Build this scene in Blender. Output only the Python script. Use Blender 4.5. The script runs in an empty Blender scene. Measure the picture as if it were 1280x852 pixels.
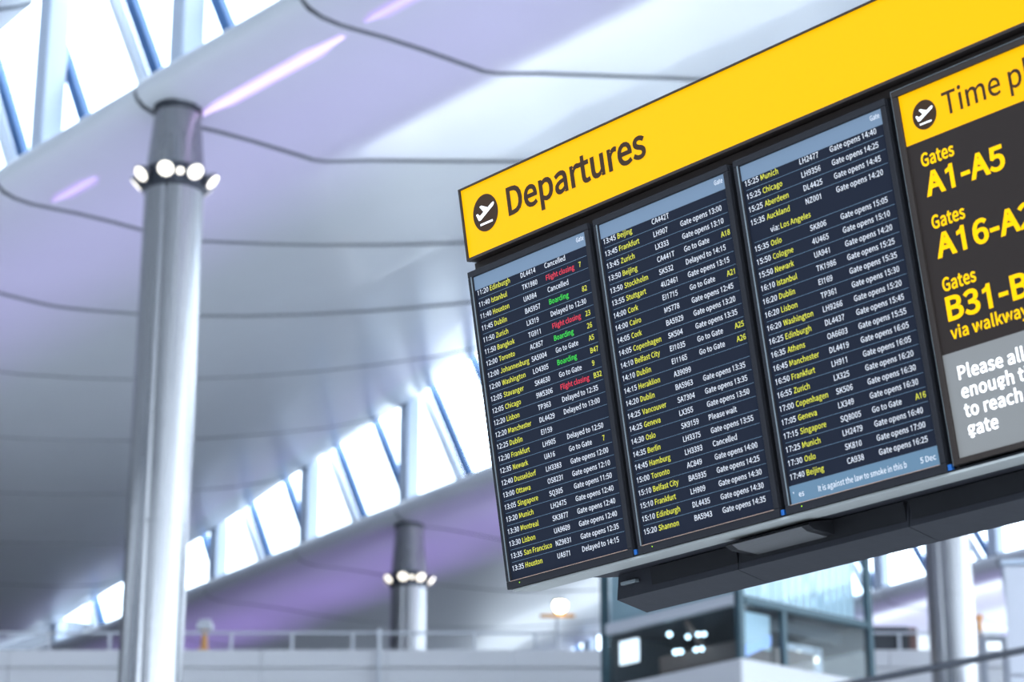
import bpy, math, random
from mathutils import Matrix, Vector, Euler
random.seed(7)
SC = bpy.context.scene
COL = SC.collection
ZO = 1.65                                   # eye height above the concourse floor

# ------------------------------------------------------------------ camera
PITCH = math.radians(19.143)
cam_d = bpy.data.cameras.new('camera')
cam_d.sensor_width = 36.0
cam_d.lens = 85.0
cam_d.clip_end = 600
cam_d.dof.use_dof = True
cam_d.dof.focus_distance = 8.35
cam_d.dof.aperture_fstop = 3.2
cam = bpy.data.objects.new('camera', cam_d)
COL.objects.link(cam)
cam.location = (0, 0, ZO)
cam.rotation_euler = (math.radians(90) + PITCH, 0, 0)
SC.camera = cam

# ------------------------------------------------------------------ exposure and sky
SC.view_settings.view_transform = 'Standard'
SC.view_settings.look = 'None'
SC.view_settings.gamma = 1.0
SC.view_settings.exposure = 0.0
world = bpy.data.worlds.new('overcast_sky')
SC.world = world
world.use_nodes = True
bg = world.node_tree.nodes['Background']
bg.inputs[0].default_value = (0.75, 0.875, 1.0, 1)
bg.inputs[1].default_value = 6.7

# hall frame: x = across the roof waves (d), y = along the clerestories (t)
HALL_LOC = Vector((-5.85, 38.7, ZO))
HALL_ROT = math.atan2(0.649, 0.761)

def hall_pt(d, t, z):
    return HALL_LOC + Matrix.Rotation(HALL_ROT, 3, 'Z') @ Vector((d, t, z))

def area_light(name, loc, rot, sx, sy, power, color, spread=math.pi):
    l = bpy.data.lights.new(name, 'AREA')
    l.shape = 'RECTANGLE'
    l.size = sx
    l.size_y = sy
    l.energy = power
    l.color = color
    l.spread = spread
    o = bpy.data.objects.new(name, l)
    COL.objects.link(o)
    o.location = loc
    o.rotation_euler = rot
    return o

# violet linear uplights, one per roof panel, low in the hall and tilted up at the underside of each gutter
for r, (d, pw, zl) in enumerate(((5.2, 27, 4.5), (25.6, 34, 12.2), (46.7, 34, 12.2))):
    for k in range(-2, 9):
        area_light('violet_uplight', hall_pt(d, 0.4 + 4.93 * (k + 0.5), zl), Euler((math.pi, 0, 0)).to_matrix().to_4x4().to_euler(), 0.3, 4.0, pw, (0.50, 0.30, 1.0), math.radians(36 if r == 0 else 64))
        o = COL.objects[-1]
        aim = (hall_pt(d - (3.2 if r == 0 else 2.6), 0.4 + 4.93 * (k + 0.5), 17.8) - o.location).normalized()
        yv = Matrix.Rotation(HALL_ROT, 3, 'Z') @ Vector((0, 1, 0))
        zv = -aim
        xv = yv.cross(zv).normalized()
        o.rotation_euler = Matrix((xv, zv.cross(xv), zv)).transposed().to_euler()

# ------------------------------------------------------------------ materials
def mat(name, color, rough=0.5, metal=0.0, emit=None, strength=1.0, vary=0.0, scale=6.0, bump=0.0, coat=0.0, spec=0.5):
    m = bpy.data.materials.new(name)
    m.use_nodes = True
    nt = m.node_tree
    p = nt.nodes['Principled BSDF']
    c = (color[0], color[1], color[2], 1)
    p.inputs['Base Color'].default_value = c
    p.inputs['Roughness'].default_value = rough
    p.inputs['Metallic'].default_value = metal
    p.inputs['Coat Weight'].default_value = coat
    p.inputs['Specular IOR Level'].default_value = spec
    if emit:
        p.inputs['Emission Color'].default_value = (*emit, 1)
        p.inputs['Emission Strength'].default_value = strength
    if vary or bump:
        tc = nt.nodes.new('ShaderNodeTexCoord')
        n = nt.nodes.new('ShaderNodeTexNoise')
        n.inputs['Scale'].default_value = scale
        n.inputs['Detail'].default_value = 4
        nt.links.new(tc.outputs['Object'], n.inputs['Vector'])
        if vary:
            mx = nt.nodes.new('ShaderNodeMix')
            mx.data_type = 'RGBA'
            mx.inputs['A'].default_value = tuple(v * (1 - vary) for v in color) + (1,)
            mx.inputs['B'].default_value = tuple(min(1, v * (1 + vary)) for v in color) + (1,)
            nt.links.new(n.outputs['Fac'], mx.inputs['Factor'])
            nt.links.new(mx.outputs['Result'], p.inputs['Base Color'])
        if bump:
            b = nt.nodes.new('ShaderNodeBump')
            b.inputs['Strength'].default_value = bump
            b.inputs['Distance'].default_value = 0.01
            nt.links.new(n.outputs['Fac'], b.inputs['Height'])
            nt.links.new(b.outputs['Normal'], p.inputs['Normal'])
    return m

def brushed(name, color, rough, stretch=(14, 14, 0.3)):
    m = mat(name, color, rough, 1.0)
    nt = m.node_tree
    p = nt.nodes['Principled BSDF']
    tc = nt.nodes.new('ShaderNodeTexCoord')
    mp = nt.nodes.new('ShaderNodeMapping')
    mp.inputs['Scale'].default_value = stretch
    n = nt.nodes.new('ShaderNodeTexNoise')
    n.inputs['Scale'].default_value = 1.0
    n.inputs['Detail'].default_value = 3
    nt.links.new(tc.outputs['Object'], mp.inputs['Vector'])
    nt.links.new(mp.outputs['Vector'], n.inputs['Vector'])
    mr = nt.nodes.new('ShaderNodeMapRange')
    mr.inputs['To Min'].default_value = rough * 0.7
    mr.inputs['To Max'].default_value = rough * 1.35
    nt.links.new(n.outputs['Fac'], mr.inputs['Value'])
    nt.links.new(mr.outputs['Result'], p.inputs['Roughness'])
    return m

def glass(name, tint, gloss=0.08, rough=0.02, fres=0.3):
    m = bpy.data.materials.new(name)
    m.use_nodes = True
    nt = m.node_tree
    nt.nodes.remove(nt.nodes['Principled BSDF'])
    out = nt.nodes['Material Output']
    tr = nt.nodes.new('ShaderNodeBsdfTransparent')
    tr.inputs[0].default_value = (*tint, 1)
    gl = nt.nodes.new('ShaderNodeBsdfGlossy')
    gl.inputs['Roughness'].default_value = rough
    lw = nt.nodes.new('ShaderNodeLayerWeight')
    lw.inputs['Blend'].default_value = 0.25
    ma = nt.nodes.new('ShaderNodeMath')
    ma.operation = 'MULTIPLY_ADD'
    ma.inputs[1].default_value = fres
    ma.inputs[2].default_value = gloss
    nt.links.new(lw.outputs['Fresnel'], ma.inputs[0])
    mx = nt.nodes.new('ShaderNodeMixShader')
    nt.links.new(ma.outputs[0], mx.inputs[0])
    nt.links.new(tr.outputs[0], mx.inputs[1])
    nt.links.new(gl.outputs[0], mx.inputs[2])
    nt.links.new(mx.outputs[0], out.inputs['Surface'])
    return m

M = dict(
    ceiling=mat('satin_white_ceiling', (0.74, 0.76, 0.80), 0.30, 0.0, vary=0.03, scale=0.6, coat=0.10),
    backing=mat('dark_joint_backing', (0.07, 0.075, 0.09), 0.8),
    gasket=mat('grey_joint_gasket', (0.17, 0.18, 0.20), 0.8),
    added_slab=mat('grey_added_slab', (0.17, 0.17, 0.18), 0.9, vary=0.1),
    flap=mat('mid_grey_flap', (0.13, 0.13, 0.135), 0.6, spec=0.2),
    roof=mat('grey_roof_sheet', (0.35, 0.37, 0.4), 0.7, vary=0.05),
    post=mat('pale_blue_white_paint', (0.62, 0.70, 0.82), 0.45, vary=0.02),
    bar=mat('blue_grey_mullion_paint', (0.05, 0.16, 0.38), 0.45, vary=0.05),
    tube=mat('white_tube_paint', (0.84, 0.90, 0.96), 0.4, vary=0.02),
    streak_bright=mat('violet_reflection_streak', (0.7, 0.65, 0.8), 0.4, emit=(0.85, 0.66, 1.0), strength=1.1),  # self-lit streak colours, imitate violet reflections on the soffit
    streak_soft=mat('dim_violet_reflection', (0.7, 0.65, 0.8), 0.4, emit=(0.72, 0.52, 0.95), strength=0.6),
    streak_faint=mat('faint_violet_reflection', (0.6, 0.55, 0.7), 0.4, emit=(0.6, 0.45, 0.85), strength=0.35),
    pane=glass('clerestory_glass', (0.97, 0.985, 1.0), 0.02),
    floor=mat('grey_stone_floor', (0.36, 0.36, 0.36), 0.35, vary=0.06, scale=2.0),
    wall=mat('white_wall_panel', (0.60, 0.60, 0.62), 0.6, vary=0.02, scale=1.0),
    endwall=mat('grey_end_wall', (0.09, 0.10, 0.12), 0.7, vary=0.03),
    steel=brushed('brushed_steel', (0.36, 0.36, 0.372), 0.26),
    darksteel=mat('dark_steel_collar', (0.06, 0.065, 0.08), 0.45, 0.6),
    lampcase=mat('lamp_housing', (0.25, 0.25, 0.27), 0.4, 0.6),
    lamp=mat('lamp_lens_glow', (1, 0.95, 0.85), 0.3, emit=(1.0, 0.93, 0.80), strength=2.2),
    rail=mat('painted_grey_rail', (0.52, 0.54, 0.58), 0.4, vary=0.02),
    black=mat('matt_black_case', (0.020, 0.020, 0.023), 0.45, spec=0.08, vary=0.15, scale=12),
    bezel=mat('black_bezel_plastic', (0.022, 0.022, 0.026), 0.38, spec=0.08, vary=0.1, scale=20),
    bezel_edge=mat('grey_bezel_edge', (0.20, 0.23, 0.25), 0.35, 0.3),
    brown=mat('dark_bronze_trim', (0.034, 0.026, 0.023), 0.5, 0.0, spec=0.12),
    lip=mat('light_grey_tray', (0.42, 0.43, 0.42), 0.5, 0.0, vary=0.04, scale=9),
    beam=mat('charcoal_beam_paint', (0.036, 0.037, 0.046), 0.6, spec=0.2, vary=0.08, scale=14, bump=0.2),
    yellow=mat('backlit_yellow_acrylic', (0.25, 0.11, 0.0), 0.45, emit=(1.0, 0.52, 0.0), strength=0.95, spec=0.08),
    sign_black=mat('sign_black_print', (0.045, 0.024, 0.014), 0.5, spec=0.06),
    sign_white=mat('sign_white_print', (0.85, 0.85, 0.85), 0.4, emit=(1, 1, 1), strength=0.6),
    lcd=mat('lcd_navy_field', (0.012, 0.014, 0.022), 0.18, spec=0.08, emit=(0.004, 0.006, 0.012), strength=1.0),
    lcd_head=mat('lcd_header_band', (0.02, 0.03, 0.04), 0.25, emit=(0.17, 0.26, 0.40), strength=1.0),
    lcd_foot=mat('lcd_footer_band', (0.02, 0.03, 0.04), 0.25, emit=(0.12, 0.23, 0.36), strength=1.0),
    lcd_line=mat('lcd_row_line', (0.02, 0.03, 0.04), 0.4, emit=(0.10, 0.20, 0.32), strength=1.0),
    t_white=mat('lcd_white_text', (0.1, 0.1, 0.1), 0.5, emit=(0.78, 0.86, 1.0), strength=1.0),
    t_yellow=mat('lcd_yellow_text', (0.1, 0.1, 0.02), 0.5, emit=(0.80, 0.82, 0.03), strength=1.0),
    t_red=mat('lcd_red_text', (0.1, 0.02, 0.02), 0.5, emit=(0.90, 0.005, 0.05), strength=1.0),
    t_green=mat('lcd_green_text', (0.02, 0.1, 0.02), 0.5, emit=(0.02, 0.80, 0.04), strength=1.0),
    info_field=mat('info_black_field', (0.022, 0.018, 0.017), 0.3, spec=0.08, emit=(0.012, 0.009, 0.008), strength=1.0),
    info_grey=mat('info_grey_field', (0.12, 0.12, 0.12), 0.4, emit=(0.14, 0.145, 0.145), strength=0.9),
    info_yellow=mat('info_yellow_print', (0.35, 0.18, 0.0), 0.4, spec=0.08, emit=(1.0, 0.60, 0.0), strength=0.95),
    info_white=mat('info_white_print', (0.8, 0.8, 0.8), 0.4, emit=(1, 0.96, 0.95), strength=0.95),
    led=mat('green_power_led', (0.1, 0.3, 0.0), 0.4, emit=(0.5, 1.0, 0.0), strength=1.6),
    copper=mat('copper_screen_seam', (0.55, 0.36, 0.28), 0.4, 0.3),
    bluetab=mat('blue_clip', (0.01, 0.12, 0.42), 0.5),
    teal=mat('dark_teal_frame', (0.035, 0.075, 0.095), 0.4, 0.2),
    tealwall=mat('teal_grey_panel', (0.42, 0.51, 0.53), 0.4, vary=0.05),
    kglass=glass('kiosk_glass', (0.88, 0.93, 0.95), 0.02, fres=0.05),
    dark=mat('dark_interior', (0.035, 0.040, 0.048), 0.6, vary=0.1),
    darkbrown=mat('dark_brown_joinery', (0.15, 0.095, 0.075), 0.55, vary=0.1),
    blind=mat('pale_blue_blind', (0.56, 0.66, 0.71), 0.6, vary=0.03),
    blueref=mat('blue_reflection_glow', (0.25, 0.35, 0.7), 0.4, emit=(0.35, 0.5, 0.95), strength=0.7),
    litwhite=mat('lit_white_panel', (0.8, 0.8, 0.85), 0.4, emit=(0.85, 0.93, 1.0), strength=1.6),
    coollamp=mat('cool_downlight_glow', (1, 1, 1), 0.3, emit=(0.62, 0.85, 1.0), strength=5.0),
    warmlamp=mat('flood_lamp_glow', (1, 1, 1), 0.3, emit=(1.0, 0.90, 0.62), strength=14.0),
    orange=mat('orange_yellow_paint', (0.62, 0.30, 0.07), 0.5),
    palebox=mat('pale_lavender_panel', (0.66, 0.67, 0.74), 0.5, vary=0.02),
    redbrown=mat('red_brown_box', (0.16, 0.09, 0.08), 0.6),
)

# ------------------------------------------------------------------ mesh helpers
class MB:
    def __init__(self):
        self.v, self.f, self.mi, self.mats = [], [], [], []
    def _m(self, m):
        if m not in self.mats:
            self.mats.append(m)
        return self.mats.index(m)
    def add(self, vs, fs, m=None):
        k = len(self.v)
        i = self._m(m)
        self.v += [tuple(p) for p in vs]
        for f in fs:
            self.f.append(tuple(k + a for a in f))
            self.mi.append(i)
    def box(self, x0, x1, y0, y1, z0, z1, m=None, bev=0.0):
        if bev <= 0:
            vs = [(x, y, z) for z in (z0, z1) for y in (y0, y1) for x in (x0, x1)]
            self.add(vs, [(0, 2, 3, 1), (4, 5, 7, 6), (0, 1, 5, 4), (2, 6, 7, 3), (0, 4, 6, 2), (1, 3, 7, 5)], m)
            return
        b = bev
        # chamfered box: 24 points
        P, idx = [], {}
        for sx in (0, 1):
            for sy in (0, 1):
                for sz in (0, 1):
                    X, Y, Z = (x0, x1)[sx], (y0, y1)[sy], (z0, z1)[sz]
                    ix, iy, iz = X + (b if sx == 0 else -b), Y + (b if sy == 0 else -b), Z + (b if sz == 0 else -b)
                    for ax, p in ((0, (X, iy, iz)), (1, (ix, Y, iz)), (2, (ix, iy, Z))):
                        idx[(sx, sy, sz, ax)] = len(P)
                        P.append(p)
        F = []
        def q(*k):
            F.append(tuple(idx[a] for a in k))
        for s in (0, 1):
            q((s, 0, 0, 0), (s, 1, 0, 0), (s, 1, 1, 0), (s, 0, 1, 0))
            q((0, s, 0, 1), (1, s, 0, 1), (1, s, 1, 1), (0, s, 1, 1))
            q((0, 0, s, 2), (1, 0, s, 2), (1, 1, s, 2), (0, 1, s, 2))
        for a in (0, 1):
            for c in (0, 1):
                q((a, c, 0, 0), (a, c, 1, 0), (a, c, 1, 1), (a, c, 0, 1))
                q((a, 0, c, 0), (a, 1, c, 0), (a, 1, c, 2), (a, 0, c, 2))
                q((0, a, c, 1), (1, a, c, 1), (1, a, c, 2), (0, a, c, 2))
                for d in (0, 1):
                    q((a, c, d, 0), (a, c, d, 1), (a, c, d, 2))
        self.add(P, F, m)
    def prism(self, poly, y0, y1, m=None):          # poly in (x, z), extruded along y
        n = len(poly)
        vs = [(x, y0, z) for x, z in poly] + [(x, y1, z) for x, z in poly]
        fs = [tuple(range(n))[::-1], tuple(range(n, 2 * n))] + [(i, (i + 1) % n, n + (i + 1) % n, n + i) for i in range(n)]
        self.add(vs, fs, m)
    def prism_x(self, poly, x0, x1, m=None):        # poly in (y, z), extruded along x
        n = len(poly)
        vs = [(x0, y, z) for y, z in poly] + [(x1, y, z) for y, z in poly]
        fs = [tuple(range(n)), tuple(range(n, 2 * n))[::-1]] + [(i, n + i, n + (i + 1) % n, (i + 1) % n) for i in range(n)]
        self.add(vs, fs, m)
    def tube(self, a, b, r, m=None, n=12, r2=None):
        a, b = Vector(a), Vector(b)
        r2 = r if r2 is None else r2
        z = (b - a).normalized()
        x = z.orthogonal().normalized()
        y = z.cross(x)
        vs = []
        for c, rr in ((a, r), (b, r2)):
            for i in range(n):
                t = 2 * math.pi * i / n
                vs.append(c + rr * (math.cos(t) * x + math.sin(t) * y))
        fs = [tuple(range(n))[::-1], tuple(range(n, 2 * n))] + [(i, (i + 1) % n, n + (i + 1) % n, n + i) for i in range(n)]
        self.add(vs, fs, m)
    def lathe(self, prof, m=None, n=48, notch=None):    # prof: (r, z) bottom to top; notch = (angle, depth)
        vs = []
        for r, z in prof:
            for i in range(n):
                t = 2 * math.pi * i / n
                rr = r
                if notch and abs((t - notch[0] + math.pi) % (2 * math.pi) - math.pi) < math.pi / n:
                    rr = r - notch[1]
                vs.append((rr * math.cos(t), rr * math.sin(t), z))
        k = len(prof)
        fs = [tuple(range(n))[::-1], tuple(range((k - 1) * n, k * n))]
        for j in range(k - 1):
            for i in range(n):
                fs.append((j * n + i, j * n + (i + 1) % n, (j + 1) * n + (i + 1) % n, (j + 1) * n + i))
        self.add(vs, fs, m)
    def build(self, name, m=None, parent=None, smooth=None):
        me = bpy.data.meshes.new(name)
        me.from_pydata(self.v, [], self.f)
        for q in self.mats:
            me.materials.append(M[q] if q else M[m])
        me.polygons.foreach_set('material_index', self.mi)
        me.update()
        if smooth is not None:
            me.polygons.foreach_set('use_smooth', [True] * len(me.polygons))
            me.set_sharp_from_angle(angle=math.radians(smooth))
        o = bpy.data.objects.new(name, me)
        COL.objects.link(o)
        o.parent = parent
        return o

def tag(o, label=None, cat=None, group=None, kind=None):
    for k, v in (('label', label), ('category', cat), ('group', group), ('kind', kind)):
        if v:
            o[k] = v
    return o

def empty(name, loc=(0, 0, 0), rot=(0, 0, 0)):
    o = bpy.data.objects.new(name, None)
    o.empty_display_size = 0.2
    COL.objects.link(o)
    o.location = loc
    o.rotation_euler = rot
    return o

def one(name, m, parent, fn, *a, **k):
    b = MB()
    getattr(b, fn)(*a, **k)
    return b.build(name, m, parent)

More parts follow.
